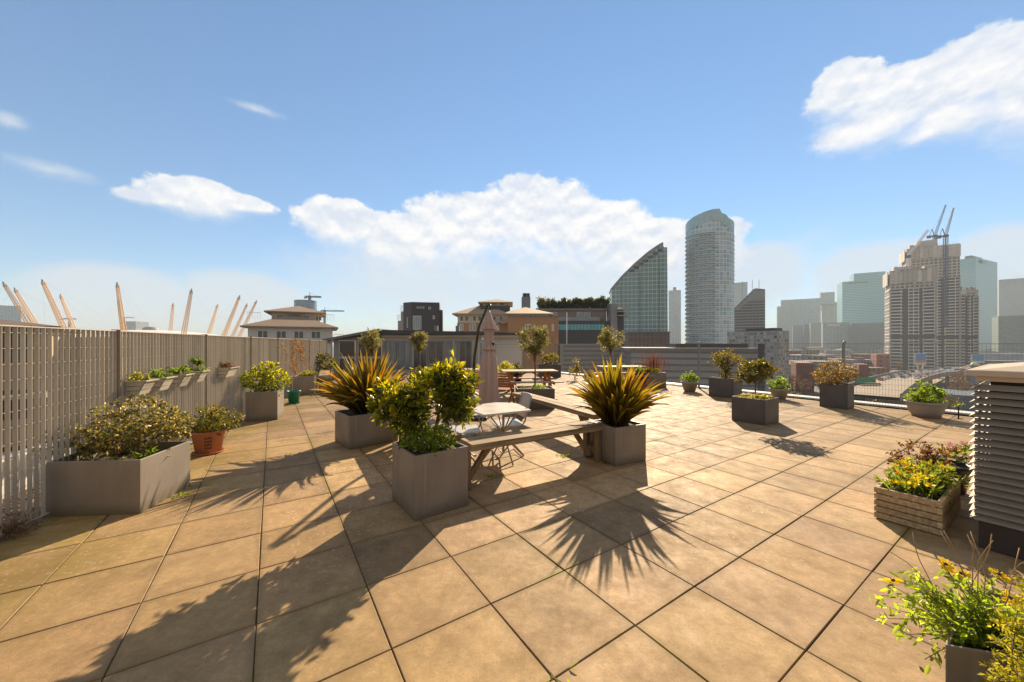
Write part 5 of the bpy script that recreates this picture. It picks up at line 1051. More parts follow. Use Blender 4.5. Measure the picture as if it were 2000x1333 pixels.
# low dark ribbed hall and pole beyond the right mesh fence
rib = facade('ribbed_hall_wall', (.16, .17, .18), (.27, .28, .30), 60, .75, .01, .35, .15, .6, roofc=(.10, .10, .105))
t, s1, s2, H = block('warehouse', 'long low ribbed grey hall beyond the mesh fence, below the slanted tower', 'building', 1212, 1222, 1484, 688, 44, -14, rib, 12, cap=.15); mb = MB(); mb.prism([(s1 * .42, 2), (s1 - .5, 2), (s1 - .5, 9), (s1 * .42, 9)], H + .5, H + 1.0); mb.obj('roof_light', M['clad_dark'], t)
mb = MB(); mb.box((K(1487) * 38, 38, (ZT(672, 38) + GZ) / 2), (.42, .42, ZT(672, 38) - GZ)); tag(mb.obj('steel_post', M['clad_dark']), 'thick dark upright post at the right end of the ribbed hall', 'post')
t, s1, s2, H = block('concrete_building', 'pale striped low wall building beneath the left end of the mesh fence', 'building', 1090, 1094, 1214, 672, 48, 2, facade('striped_grey', (.30, .29, .26), (.16, .16, .16), 40, .6, .01, .5, .1, .6), 10)

# --- towers
def tower(outline, d, depth, label, name, mat, r=0, ws=1.0, px0=None, group=None, z0=GZ, cat='tower', roof=None):
    """extrudes an elevation outline [(px, y)...] (anticlockwise seen from here) at distance d"""
    px0 = outline[0][0]; t = thing(name, label, cat, (K(px0) * d, d, z0), R(r), group); sc = d / F; t.scale = (ws, 1, 1)
    pts = [((p - px0) * sc, max(0, ZT(y, d) - z0)) for p, y in outline]; n = len(pts)
    vs = [(x, 0, z) for x, z in pts] + [(x, depth, z) for x, z in pts]; fs = [tuple(range(n)), tuple(range(2 * n - 1, n - 1, -1))]; uv = [[(x, z) for x, z in pts], [(x, z) for x, z in reversed(pts)]]
    for i in range(n):
        j = (i + 1) % n; fs.append((i, n + i, n + j, j)); flat = abs(pts[i][0] - pts[j][0]) > .5
        uv.append([(0, -999)] * 4 if flat else [(0, pts[i][1]), (depth, pts[i][1]), (depth, pts[j][1]), (0, pts[j][1])])
    mb = MB(); mb.add(vs, fs, uv); mb.obj('body', mat, t); return t
B = 745
glass_green = facade('green_glass_grid', (.52, .62, .60), (.13, .28, .28), 3.0, 3.1, .12, .16, .6, .25, (.26, .34, .34))
ol = [(1227, B), (1306, B), (1304, 489), (1297.5, 488.5), (1296, 482), (1285, 487.5), (1265, 500.5), (1240, 520), (1215, 543), (1194.5, 566), (1194.5, B)]
ol = [(1194.5, 900), (1306, 900)] + ol[2:-1]
t = tower(ol, 265, 24, 'green glass tower with a curving slanted roof rising to the right', 'slanted_glass_tower', glass_green, -12, .93)
mb = MB(); sc = 265 / F
q = [((p - 1194.5) * sc, ZT(y, 265) - GZ) for p, y in ((1194.0, 566.5), (1215, 543), (1240, 520), (1265, 500), (1285, 487), (1296, 481.5))]
for i in range(5): mb.bar((q[i][0], 12, q[i][1] + .3), (q[i + 1][0], 12, q[i + 1][1] + .3), 25, 1.5, (0, 0, 1))
mb.obj('roof_fin', M['clad_grey'], t)
mb = MB()
for k in range(3): mb.bar(((1213 + 38 * k - 1194.5) * sc, -.3, 0), ((1213 + 38 * k - 1194.5) * sc, -.3, ZT(560 - 28 * k, 265) - GZ), .35, .5, (0, 1, 0))
mb.obj('mullion_ribs', M['clad_grey'], t)
for k in range(14):      # dark stepped balconies following the slope
    px = 1235 + k * 4.6; y = 531 - 3.1 * k; mb = MB(); mb.box(((px - 1194.5) * sc, -.35, ZT(y, 265) - GZ), (3.4, .7, 1.7)); mb.obj('balcony', M['clad_dark'], t) if k % 2 == 0 else None
t, s1, s2, H = block('brick_podium', 'brown brick podium building at the foot of the slanted glass tower', 'building', 1224, 1227, 1308, 650, 240, -13, facade('brown_brick_bays', (.20, .11, .08), (.07, .06, .06), 2.6, 3.4, .5, .35, .4, .5), 20, cap=.6)
t, s1, s2, H = block('office_tower', 'slim pale glass tower behind the slanted one, far away', 'tower', 1304, 1306, 1330, 568, 1350, -22, facade('pale_slim', (.42, .46, .48), (.20, .27, .31), 9, 5, .3, .2, .5, .3), 40); mb = MB(); mb.box((s1 / 2, 12, H + 6), (s1 * .25, 14, 12)); mb.obj('plant_room', M['clad_grey'], t)
# elliptical tower
d = 250; cx_, cy_ = K(1386) * (d + 14), d + 14; a_, b_ = 16.2, 12.5; t = thing('elliptical_tower', 'tall blue glass tower of oval plan with curved balconies and a sloping crown', 'tower', (cx_, cy_, GZ)); z0 = 0
def crown(px): return float(np.interp(px, [1338, 1343, 1355, 1370, 1385, 1398, 1407, 1409.5, 1420, 1421.5, 1431, 1436], [436, 431, 426, 422, 418.5, 416.5, 417, 425, 428, 433, 436, 438]))
Nn = 64; vs, fs, uv, per = [], [], [], 0; ring = []
for k in range(Nn + 1):
    a = 2 * PI * k / Nn; x, y = a_ * math.cos(a), b_ * math.sin(a); px = 1000 + F * (cx_ + x) / (cy_ + y); zt_ = ZT(crown(px), cy_ - 4) - GZ; ring.append((x, y, zt_, per)); per += math.hypot(a_ * math.sin(a), b_ * math.cos(a)) * 2 * PI / Nn
mb = MB()
for k in range(Nn): (x, y, z, u0), (x2, y2, z2, u1) = ring[k], ring[k + 1]; mb.add([(x, y, 0), (x2, y2, 0), (x2, y2, z2), (x, y, z)], [(0, 1, 2, 3)], [[(u0, 0), (u1, 0), (u1, z2), (u0, z)]], (1, 1, 1), True)
mb.add([(x, y, z - 3) for x, y, z, _ in ring[:-1]], [tuple(range(Nn))], [[(0, -999)] * Nn])
mb.obj('glass_body', facade('oval_tower_glass', (.74, .82, .86), (.22, .42, .52), 2.6, 3.05, .22, .24, 1.0, .22, (.62, .72, .74)), t)
mb = MB(); zz = 20.0; slabs = []
while zz < 103:
    for k in range(Nn):
        a = 2 * PI * (k + .5) / Nn; ext = 1.5 if R(178) < a < R(262) else .25
        (x, y, _, _), (x2, y2, _, _) = ring[k], ring[k + 1]
        if y > 3: continue
        e0, e1 = 1 + ext / 14, 1 + ext / 14
        mb.add([(x, y, zz), (x2, y2, zz), (x2 * e1, y2 * e1, zz), (x * e0, y * e0, zz), (x, y, zz + .32), (x2, y2, zz + .32), (x2 * e1, y2 * e1, zz + .32), (x * e0, y * e0, zz + .32)], [(0, 3, 2, 1), (4, 5, 6, 7), (3, 7, 6, 2), (0, 4, 7, 3), (1, 2, 6, 5)])
    zz += 3.05
mb.obj('floor_edges', plain('slab_edge', (.72, .76, .76), .6), t); mb = MB(); zz = 20.3
while zz < 103:
    for k in range(Nn):
        a = 2 * PI * (k + .5) / Nn
        if R(180) < a < R(260): (x, y, _, _), (x2, y2, _, _) = ring[k], ring[k + 1]; e = 1 + 1.4 / 14; mb.add([(x * e, y * e, zz), (x2 * e, y2 * e, zz), (x2 * e, y2 * e, zz + 1.0), (x * e, y * e, zz + 1.0)], [(0, 1, 2, 3)])
    zz += 3.05
struct(mb.obj('balcony_glass', glassmat('balcony_glass', (.22, .30, .32), .2), t), 'stuff')
mb = MB()
for k in range(28, 56):
    (x, y, z, _), (x2, y2, z2, _) = ring[k], ring[k + 1]; e = 1.02; h = 7.5; mb.add([(x * e, y * e, z - h), (x2 * e, y2 * e, z2 - h), (x2 * e, y2 * e, z2), (x * e, y * e, z)], [(0, 1, 2, 3)])
mb.obj('crown_screen', glassmat('crown_glass', (.42, .62, .66), .3), t)
block('office_tower', 'pale rounded tower peeping out right of the oval tower', 'tower', 1430, 1432, 1460, 553, 1300, -28, facade('pale_round', (.40, .46, .48), (.26, .33, .36), 6, 5, .2, .3, .4, .3), 45)
t = tower([(1432, 900), (1495, 900), (1495, 569), (1477, 566), (1473, 567), (1433, 604)], 430, 26, 'dark balconied tower with a steep slanted grey gable', 'slanted_dark_tower', facade('dark_balcony_tower', (.30, .29, .28), (.05, .05, .06), 60, 3.3, .005, .34, .5, .4, roofc=(.25, .24, .23)), -28, .82, z0=GZ)
sc = 430 / F; mb = MB(); q = [((p - 1432) * sc, -.5, ZT(y, 430) - GZ) for p, y in ((1434, 606), (1455, 589), (1473, 570), (1494.5, 571), (1494.5, 588), (1470, 588), (1456, 594), (1444, 606))]; mb.add(q + [(x, -.02, z) for x, y, z in q], [tuple(range(8)), *[(i, i + 8, (i + 1) % 8 + 8, (i + 1) % 8) for i in range(8)]]); mb.obj('gable', M['clad_grey'], t)
for px in (1450, 1470, 1483): mb = MB(); mb.box(((px - 1432) * sc, -.5, 50), (.5, .9, 100)); mb.obj('fin', M['clad_grey'], t)
# speckled block
m, nt, b = newmat('speckled_facade'); N = NT(nt); uv = N.n('ShaderNodeUVMap'); vo = N.n('ShaderNodeTexVoronoi', distance='CHEBYCHEV'); mp = N.n('ShaderNodeMapping'); mp.inputs['Scale'].default_value = (1.5, .9, 1); N.l(uv.outputs[0], mp.inputs[0]); N.l(mp.outputs[0], vo.inputs['Vector']); vo.inputs['Scale'].default_value = 1.0
se = N.n('ShaderNodeSeparateColor'); N.l(vo.outputs['Color'], se.inputs[0]); c = N.mix(N.m('GREATER_THAN', se.outputs[0], .62), (.38, .36, .32), (.16, .155, .15)); c = N.mix(N.m('GREATER_THAN', se.outputs[1], .85), c, (.50, .48, .43)); N.l(c, b.inputs['Base Color']); b.inputs['Roughness'].default_value = .7
C, s1, s2 = fpx(1338, 1520, 1541, 150, R(-28), None); t, s1, s2, H = block('speckled_block', 'grey block with a speckled patchwork facade left of the motorway', 'building', 1420, 1521, 1541, 646, 150, 26, facade('speckled_facade_grid', (.40, .38, .34), (.10, .10, .105), 1.35, 1.5, .28, .32, 1.0, .5, (.56, .53, .47), roofc=(.2, .2, .19)))
mb = MB(); mb.prism([(1, 2), (s1 - 1, 2), (s1 - 1, 14), (1, 14)], H, H + 1.2); mb.obj('plant_room', M['clad_dark'], t)
# Canary Wharf group
stone = facade('grey_stone_office', (.50, .52, .50), (.22, .29, .33), 5, 4.5, .35, .35, .5, .4)
t, *_ = block('stone_office_block', 'broad pale stone office block with a square roof notch, far off', 'building', 1510, 1518, 1603, 599, 1250, -34, stone, 60); 
sc = 1250 / F; mb = MB(); mb.box((45 * sc, 20, ZT(593, 1250) - GZ), (78 * sc, 36, 12 * sc)); mb.box((75 * sc, 18, ZT(588, 1250) - GZ), (20 * sc, 30, 22 * sc)); mb.obj('upper_storeys', stone, t)
t, s1, s2, H = block('stone_office_block', 'pale stone office block with a low curved top, left of the green glass block', 'building', 1602, 1606, 1648, 594, 1200, -36, facade('plain_stone', (.50, .50, .48), (.36, .38, .38), 9, 5, .4, .4, .4, .5), 50)
mb = MB(); mb.tube([(-.5, s2 / 2, H - 8), (s1 + .5, s2 / 2, H - 8)], 14, 20, smooth=True); mb.obj('vault', M['clad_grey'], t)
teal = facade('teal_band_glass', (.42, .72, .74), (.18, .48, .54), 50, 4.2, .002, .42, .35, .3, (.18, .34, .36), wallvar=.05)
t, s1, s2, H = block('glass_office_block', 'large teal glass office block with banded floors and a raised centre roof', 'building', 1640, 1645, 1733, 551, 950, -32, teal, 60)
sc = 950 / F; mb = MB(); mb.box((s1 * .62, 22, H + 7 * sc), (s1 * .7, 40, 15 * sc)); mb.obj('roof_storeys', teal, t)
def lettering(t, txt, x, y, z, h, mat, rz=0, parent=None, name='lettering'):
    cu = bpy.data.curves.new(name, 'FONT'); cu.body = txt; cu.size = h; cu.extrude = h * .04; o = bpy.data.objects.new(name, cu); COL.objects.link(o)
    bpy.context.view_layer.update(); dg = bpy.context.evaluated_depsgraph_get(); me = bpy.data.meshes.new_from_object(o.evaluated_get(dg)); bpy.data.objects.remove(o)
    me.transform(Matrix.Rotation(R(90), 4, 'X')); me.materials.clear(); me.materials.append(mat); o = link(name, me, t, (x, y, z)); return o
mb = MB()
for k in range(13): mb.box((8 * sc + k * 2.35 * sc, -.8, H - 3.6 * sc), (1.7 * sc, .6, (1.6 + .5 * (k % 3)) * sc))
mb.obj('lettering', M['clad_dark'], t)
front = [(1548, 1572, 636, 1100, (.30, .33, .35)), (1570, 1583, 634, 1050, (.17, .20, .23)), (1583, 1606, 631, 1000, (.36, .36, .35)), (1607, 1661, 631, 900, (.30, .38, .38)), (1662, 1733, 632, 850, (.13, .155, .17))]
labs = ['narrow blue grey office block left of the row below the stone offices', 'dark narrow slab in the row of blocks below the stone offices', 'striped grey block in the middle of the row below the teal glass block', 'pale glass block with faint white lettering beneath the teal glass block', 'low dark glass block directly left of the unfinished towers']
for (a, b2, y, dd, col), lb in zip(front, labs):
    t, s1, s2, H = block('office_block', lb, 'building', a - 4, a, b2, y, dd, -36, facade('office_%d' % a, col, tuple(c * .6 for c in col), 6, 4, .25, .35, .5, .35), 40)
    if a == 1607: mb = MB(); [mb.box((s1 * (.22 + .09 * k), -.6, H - 6), (s1 * .06, .5, 4)) for k in range(5)]; mb.obj('lettering', M['white'], t)
t, s1, s2, H = block('bank_tower', 'pale green glass tower with a logo at the top right of the unfinished towers', 'tower', 1873, 1906, 1948, 503, 900, 24, facade('mint_band_glass', (.40, .66, .66), (.18, .44, .47), 60, 4.3, .002, .4, .3, .3, (.22, .38, .38), wallvar=.05))
mb = MB(); mb.prism([(6, 8), (s1 * .5, 8), (s1 * .5, s2 - 8), (6, s2 - 8)], H, H + 7); mb.obj('plant_room', M['clad_grey'], t)
sg = .8; o = lettering(t, 'HSBC', s1 * .12, -.6, H - 12, 11, M['clad_dark'])
mb = MB(); hx = s1 * .12 + 36; red = plain('sign_red', (.55, .10, .08), .5); wht = M['white']
mb.mi = 0; mb.add([(hx, -.8, H - 8), (hx + 4, -.8, H - 12), (hx + 4, -.8, H - 4)], [(0, 1, 2)]); mb.add([(hx + 20, -.8, H - 8), (hx + 16, -.8, H - 4), (hx + 16, -.8, H - 12)], [(0, 1, 2)]); mb.add([(hx + 4, -.8, H - 4), (hx + 10, -.8, H - 8), (hx + 16, -.8, H - 4)], [(0, 1, 2)]); mb.add([(hx + 4, -.8, H - 12), (hx + 16, -.8, H - 12), (hx + 10, -.8, H - 8)], [(0, 1, 2)])
mb.mi = 1; mb.add([(hx + 4, -.8, H - 12), (hx + 10, -.8, H - 8), (hx + 4, -.8, H - 4)], [(0, 1, 2)]); mb.add([(hx + 16, -.8, H - 12), (hx + 16, -.8, H - 4), (hx + 10, -.8, H - 8)], [(0, 1, 2)]); mb.obj('logo', [red, wht], t)
block('office_tower', 'pale grey tower cropped by the right edge of the picture', 'tower', 1945, 1951, 2070, 547, 1150, -44, facade('mottled_pale', (.36, .38, .37), (.24, .29, .30), 4, 4, .3, .3, .9, .4, (.38, .42, .42)), 60)
block('office_block', 'dark green glass block at the right edge, in front of the pale grey tower', 'building', 1946, 1950, 2100, 618, 700, -44, facade('dark_green_glass', (.16, .20, .17), (.07, .11, .10), 5, 4, .1, .4, .5, .3, (.25, .28, .18)), 50)
block('long_shed', 'long low blue and grey shed at the foot of the bank tower', 'building', 1870, 1878, 2080, 690, 480, -42, facade('blue_shed', (.28, .33, .38), (.20, .25, .33), 14, 5, .3, .3, .6, .5), 30)
block('long_shed', 'low tan and grey building along the road below the blue shed', 'building', 1885, 1890, 2090, 704, 400, -42, facade('tan_shed', (.30, .26, .20), (.14, .13, .12), 8, 4, .4, .4, .5, .5), 20)
# unfinished towers
cf = facade('unfinished_floors', (.72, .68, .60), (.03, .03, .035), 3.4, 3.3, .16, .30, .5, .5, (.16, .13, .10), wallvar=.2); cf2 = facade('unfinished_top', (.55, .49, .43), (.10, .085, .075), 3.4, 3.3, .35, .45, .6, .6, (.24, .19, .14), wallvar=.25)
wrap = plain('scaffold_wrap', (.64, .57, .50), .8, 0, .25, .3, (1, 1, 3)); d = 390
def site(label, pl, pc_, pr, ytop, d, r, wrap_h, top_y, depth=None):
    t, s1, s2, H = block('unfinished_tower', label, 'tower', pl, pc_, pr, top_y, d, r, cf, depth, 'concrete towers under construction'); Ht = ZT(ytop, d) - GZ
    mb = MB(); e = .4; mb.prism([(e, e), (s1 - e, e), (s1 - e, s2 - e), (e, s2 - e)], H, Ht); mb.obj('raw_storeys', cf2, t)
    mb = MB(); z = 8.0
    while z < H: mb.prism([(-.5, -.5), (s1 + .5, -.5), (s1 + .5, s2 + .5), (-.5, s2 + .5)], z, z + .45); z += 6.6
    mb.obj('floor_slabs', plain('slab_concrete', (.42, .39, .35), .8) if 'slab_concrete' not in bpy.data.materials else bpy.data.materials['slab_concrete'], t)
    mb = MB()
    for q0, q1 in ((.30, .40), (.66, .70)): mb.box((s1 * (q0 + q1) / 2, -.55, H / 2), (s1 * (q1 - q0), .6, H - .4))  # dark panels set proud of the face, their colour standing for shaded recesses
    bnd = facade('floor_bands', (.72, .68, .61), (.04, .04, .045), 7.5, 3.3, .06, .34, .5, .5) if 'floor_bands' not in bpy.data.materials else bpy.data.materials['floor_bands']
    m2 = MB(); m2.box((s1 * .15, -.35, H / 2), (s1 * .26, .5, H - 1)); m2.box((s1 * .85, -.35, H / 2), (s1 * .26, .5, H - 1)); m2.obj('banded_bay', bnd, t)
    mb.box((s1 / 2, -.62, 17 * 2.0), (s1 * 1.0, .7, 3.2)); mb.obj('recess_shade_panel', M['clad_dark'], t)
    mb = MB()
    for q0 in (.02, .98): mb = MB(); mb.box((s1 * q0, -.7, H / 2), (.9, .9, H)); mb.obj('corner_column', bpy.data.materials['slab_concrete'], t)
    mb = MB(); rr = random.Random(int(pl)); n = int(s1 / 3.2)
    for k in range(n): h_ = wrap_h * rr.uniform(.85, 1.1); mb.box((s1 * (k + .5) / n, -1.2, Ht - wrap_h * .55 + rr.uniform(-.6, .6)), (s1 / n * .94, .5, h_), 0, 0, 0, rr.uniform(.7, 1.15))
    n = max(2, int(s2 / 3.2))
    for k in range(n): mb.box((-1.2, s2 * (k + .5) / n, Ht - wrap_h * .55), (.5, s2 / n * .94, wrap_h), 0, 0, 0, rr.uniform(.7, 1.15))
    mb.obj('safety_screens', wrap, t); mb = MB()
    for k in range(int(s1 / 2.5)): mb.box((k * 2.5 + .5, -.8, Ht + .9), (.15, .15, 2.6 + rr.random() * 1.6))
    mb.obj('scaffold_poles', M['clad_grey'], t); mb = MB()
    for k in range(7): w_ = rr.uniform(.05, .14) * s1; x_ = rr.uniform(.05, .82) * s1; h_ = rr.uniform(1.5, 5); mb.box((x_ + w_ / 2, rr.uniform(2, 8), Ht + h_ / 2), (w_, 4 + k * .3, h_), 0, 0, 0, rr.uniform(.7, 1.1))
    mb.obj('formwork', wrap, t); return t, s1, s2, Ht
tA, a1, a2, HA = site('front tower of the construction site with beige safety screens at its top', 1732, 1737, 1829, 530, 380, -38, 14, 566, 26)
tB, b1, b2, HB = site('tallest tower of the construction site, stepped and topped by cranes', 1764, 1770, 1876, 487, 425, -38, 13, 548, 28)
mb = MB(); mb.prism([(b1 * .22, 3), (b1 * .60, 3), (b1 * .60, 16), (b1 * .22, 16)], HB, HB + 8); mb.obj('core', wrap, tB)
mb = MB(); mb.prism([(a1 * .12, 4), (a1 * .45, 4), (a1 * .45, 16), (a1 * .12, 16)], HA, HA + 4); mb.obj('core', wrap, tA)
tC, *_ = site('lower right tower of the construction site beside the bank tower', 1872, 1875, 1911, 568, 400, -42, 4, 580, 24)
steel = plain('crane_steel', (.12, .13, .18), .5, .3); steelw = plain('crane_white', (.75, .74, .72), .5); mast_blue = plain('crane_mast_blue', (.06, .09, .20), .5)
def lattice(mb, p0, p1, w, n, r=.12, taper=1.0):
    p0, p1 = Vector(p0), Vector(p1); D = (p1 - p0).normalized(); u = D.cross(Vector((0, 1, 0))).normalized() if abs(D.y) < .9 else Vector((1, 0, 0)); v = D.cross(u).normalized()
    def c(f, k): ww = w * (1 + (taper - 1) * f) / 2; return p0 + (p1 - p0) * f + u * ww * (1 if k in (0, 1) else -1) + v * ww * (1 if k in (0, 3) else -1)
    for k in range(4): mb.bar(c(0, k), c(1, k), 2 * r, 2 * r)
    for i in range(n):
        f0, f1 = i / n, (i + 1) / n
        for k in range(4): mb.bar(c(f0, k), c(f1, (k + 1) % 4), r, r); mb.bar(c(f1, k), c(f1, (k + 1) % 4), r, r)
def luffer(label, px, ybase, ytop_mast, jx, jy, d, mat, cw=True, ydown=None, mastmat=None):
    x, z0 = K(px) * d, ZT(ybase, d); t = thing('tower_crane', label, 'crane', (x, d, z0), 0, 'cranes on the construction towers'); zm = ZT(ytop_mast, d) - z0
    mb = MB(); lattice(mb, (0, 0, 0 if ydown is None else ZT(ydown, d) - z0), (0, 0, zm), 2.4, 14 if ydown is None else 44, .17); mb.obj('mast', mastmat or mat, t)
    mb = MB(); lattice(mb, (0, 0, zm + 2), (K(jx) * d - x, -2, ZT(jy, d) - z0), 1.7, 18, .11, .5); mb.obj('jib', mat, t)
    s_ = -1 if jx > px else 1; mb = MB(); mb.box((0, 0, zm + 1), (3.2, 3.2, 2.2)); mb.box((s_ * 4, 0, zm + .8), (8, 2.2, .9)); mb.obj('slewing_platform', M['clad_dark'], t); mb = MB(); mb.box((s_ * 7, 0, zm - .2), (2.6, 2.6, 3)); mb.obj('counterweight', M['clad_dark'], t)
    mb = MB(); mb.bar((s_ * 1.0, 0, zm + 2), (s_ * 3.4, 0, zm + 9), .5, .5); mb.bar((s_ * 6.5, 0, zm + 1), (s_ * 3.4, 0, zm + 9), .3, .3); mb.bar((s_ * 3.4, 0, zm + 9), ((K(jx) * d - x) * .85, -2, (ZT(jy, d) - z0 - zm) * .85 + zm), .15, .15); mb.obj('a_frame', mat, t); return t
luffer('left luffing crane above the tallest construction tower, jib raised to the right', 1826, 480, 463, 1843, 402, 425, steel)
luffer('right luffing crane with a long blue mast running down the construction towers', 1847, 470, 463, 1858, 408, 392, steel, True, 640, mast_blue)
t = thing('tower_crane', 'white crane jib slanting up from the left edge of the tallest construction tower', 'crane', (K(1774) * 418, 418, ZT(500, 418)), 0, 'cranes on the construction towers'); mb = MB(); lattice(mb, (0, 0, 0), (K(1812) * 418 - K(1774) * 418, 0, ZT(450, 418) - ZT(500, 418)), 1.7, 18, .16); mb.obj('jib', steelw, t); mb = MB(); mb.box((0, 0, -1), (3, 3, 3)); mb.obj('slewing_platform', M['clad_dark'], t)
mb = MB(); lattice(mb, (0, 0, -14), (0, 0, -2), 2.4, 4, .25); mb.obj('mast', steelw, t)

# --- dome with masts
dc = (-540.0, 545.0); t = thing('white_dome', 'vast white fabric dome behind the left fence', 'dome', (dc[0], dc[1], GZ)); mb = MB()
prof = [(182 * math.sin(R(a)) / math.sin(R(62)), 4 + 43 * (math.cos(R(a)) - math.cos(R(62))) / (1 - math.cos(R(62)))) for a in range(62, -1, -4)] ; prof[-1] = (.5, 47)
mb.lathe([(182, 0)] + prof, 72, fn=lambda a, i, z_: 1 - .012 * abs(math.sin(a * 12))); mb.obj('canopy', plain('dome_fabric', (.78, .76, .72), .6, 0, .06, .02), t)
mb = MB(); mb.lathe([(9, 46), (9, 50), (4, 52), (.5, 52)], 24); mb.obj('ventilator', M['clad_grey'], t)
ymat = plain('mast_yellow', (.68, .39, .13), .6, 0, .1)
for k in range(12):
    a = R(-90 + 30 * k + 2); ca, sa = math.cos(a), math.sin(a); t2 = thing('dome_mast', 'tall yellow lattice mast leaning outward from the white dome', 'mast', (dc[0] + ca * 96, dc[1] + sa * 96, GZ + 12), 0, 'yellow masts of the dome'); h = 86
    mb = MB(); lattice(mb, (0, 0, 0), (ca * 33, sa * 33, h - 1), 4.4, 26, .28, .42); mb.obj('lattice', ymat, t2); mb = MB(); mb.tube([(ca * 32, sa * 32, h - 4), (ca * 34, sa * 34, h + 2)], [1.0, .6], 8); mb.obj('cap', M['clad_dark'], t2)
    mb = MB()
    for q in (.25,): mb.tube([(ca * 33, sa * 33, h), (math.cos(a + q) * 165 - ca * 96, math.sin(a + q) * 165 - sa * 96, 0)], .045, 4); mb.tube([(ca * 33, sa * 33, h), (math.cos(a + q * 1.4) * 60 - ca * 96, math.sin(a + q * 1.4) * 60 - sa * 96, 32)], .045, 4)
    mb.obj('cables', M['clad_grey'], t2)
bluew = facade('blue_glass_far', (.22, .30, .36), (.10, .18, .26), 5, 4, .2, .2, .6, .25)
block('office_tower', 'blue glass tower at the left edge behind the yellow masts', 'tower', -140, -60, 41, 594, 900, 45, bluew, 40)
block('office_tower', 'small grey block on the horizon between the yellow masts', 'tower', 232, 235, 265, 628, 1100, 0, facade('grey_far', (.34, .35, .35), (.18, .22, .26), 5, 4, .3, .3, .6, .4), 40)
d = 420; t = thing('round_glass_tower', 'round blue glass tower behind the double hipped house with a crane on top', 'tower', (K(597) * d, d, GZ)); mb = MB(); mb.lathe([(11.6, 0), (11.6, ZT(588, d) - GZ), (.5, ZT(588, d) - GZ)], 36, smooth=False)
uvp = 2 * PI * 11.6; mb.uv = [[(u_ * uvp, v_) for u_, v_ in q] for q in mb.uv]; mb.obj('glass_body', bluew, t)
def hammer(label, px, ybase, ytop, x0, x1, d, mat, r=.18):
    x, z0 = K(px) * d, ZT(ybase, d); t = thing('tower_crane', label, 'crane', (x, d, z0), 0, 'distant cranes on the left'); zt_ = ZT(ytop, d) - z0; mb = MB(); lattice(mb, (0, 0, 0), (0, 0, zt_), 1.8, 10, r); mb.obj('mast', mat, t)
    mb = MB(); lattice(mb, (K(x0) * d - x, 0, zt_ - 1), (K(x1) * d - x, 0, zt_ - 1.5), 1.4, 16, r * .8); mb.obj('jib', mat, t); mb = MB(); mb.bar((0, 0, zt_), (0, 0, zt_ + 4), .5, .5); mb.bar((0, 0, zt_ + 4), (K(x1) * d * .7 - x * .7, 0, zt_ - .6), .15, .15); mb.box((K(x0) * d - x, 0, zt_ - 2), (2.5, 2, 2.5)); mb.obj('tower_head', M['clad_grey'], t)
hammer('small crane standing on the round blue glass tower', 605, 588, 578, 597, 627, 425, steel, .35); hammer('distant crane with its jib right of the double hipped house', 634, 640, 606, 628, 672, 520, steel, .3); hammer('tiny distant crane above the small grey block between the masts', 243, 628, 620, 238, 262, 1110, steel, .5); hammer('small dark crane left of the dome above the fence', 136, 640, 622, 122, 148, 700, steel, .4)

# --- low town between the towers
rng = np.random.default_rng(400); pals = [facade('low_%d' % i, c, (.06, .06, .065), w_, 3.0, .5, .5, .5, .5, roofc=rc) for i, (c, w_, rc) in enumerate((((.30, .17, .11), 3.2, (.16, .13, .11)), ((.34, .28, .21), 3.6, (.2, .19, .18)), ((.36, .20, .13), 2.8, (.24, .18, .15)), ((.42, .39, .34), 4, (.25, .24, .23)), ((.34, .32, .29), 4, (.28, .26, .24)), ((.45, .43, .40), 5, (.34, .33, .31))))]
def road_x(y): return float(np.interp(y, [120, 165, 200, 260, 330, 420, 520], [118, 160, 205, 285, 380, 500, 620]))
k = 0
while k < 175:
    y = rng.uniform(150, 860) ; kk = K(rng.uniform(1500, 1990)) if k % 3 else K(rng.uniform(1100, 1560)); x = kk * y
    if y < 470 and x > road_x(y) - 38: continue
    if y < 240 and K(1500) * y > x - 30: continue
    if abs(x - K(1830) * 400) < 60 and 360 < y < 470: continue
    w_, l_, h_ = rng.uniform(10, 34), rng.uniform(10, 24), rng.uniform(5, 12) + (rng.random() < .15) * 8
    t = thing('town_building', 'low brick or concrete building in the hazy district between the terrace and the towers', 'building', (x, y, GZ), rng.uniform(-.6, .6), 'low buildings of the distant district'); mb = MB(); mb.prism([(0, 0), (w_, 0), (w_, l_), (0, l_)], 0, h_); mb.obj('wall', pals[rng.integers(6)], t)
    if rng.random() < .4: hip(t, 0, 0, w_, l_, h_ + .02, 2.6, .4, 'roof_tile')
    elif rng.random() < .5: mb = MB(); mb.box((w_ * .5, l_ * .5, h_ + 1), (w_ * .3, l_ * .3, 2)); mb.obj('plant_room', M['clad_grey'], t)
    k += 1
block('brick_house', 'brown brick building with a shallow hipped roof left of the coppery bush', 'building', 1550, 1555, 1590, 709, 200, -30, M['brick_red'], 18)
t, s1, s2, H = block('brick_house', 'plain brown brick block between the coppery bush and the green road sign', 'building', 1674, 1678, 1697, 712, 240, -32, M['brick_red'], 16)
block('brick_house', 'red brick building beneath the dark glass block', 'building', 1708, 1712, 1738, 692, 330, -34, facade('red_bays', (.38, .11, .07), (.10, .07, .06), 4, 4, .4, .4, .5, .5), 20)
t, *_ = block('teal_roofed_depot', 'low depot with a flat blue grey roof beyond the bowl planter', 'building', 1829, 1835, 2010, 770, 150, -38, plain('teal_roof', (.10, .135, .15), .5), 26)
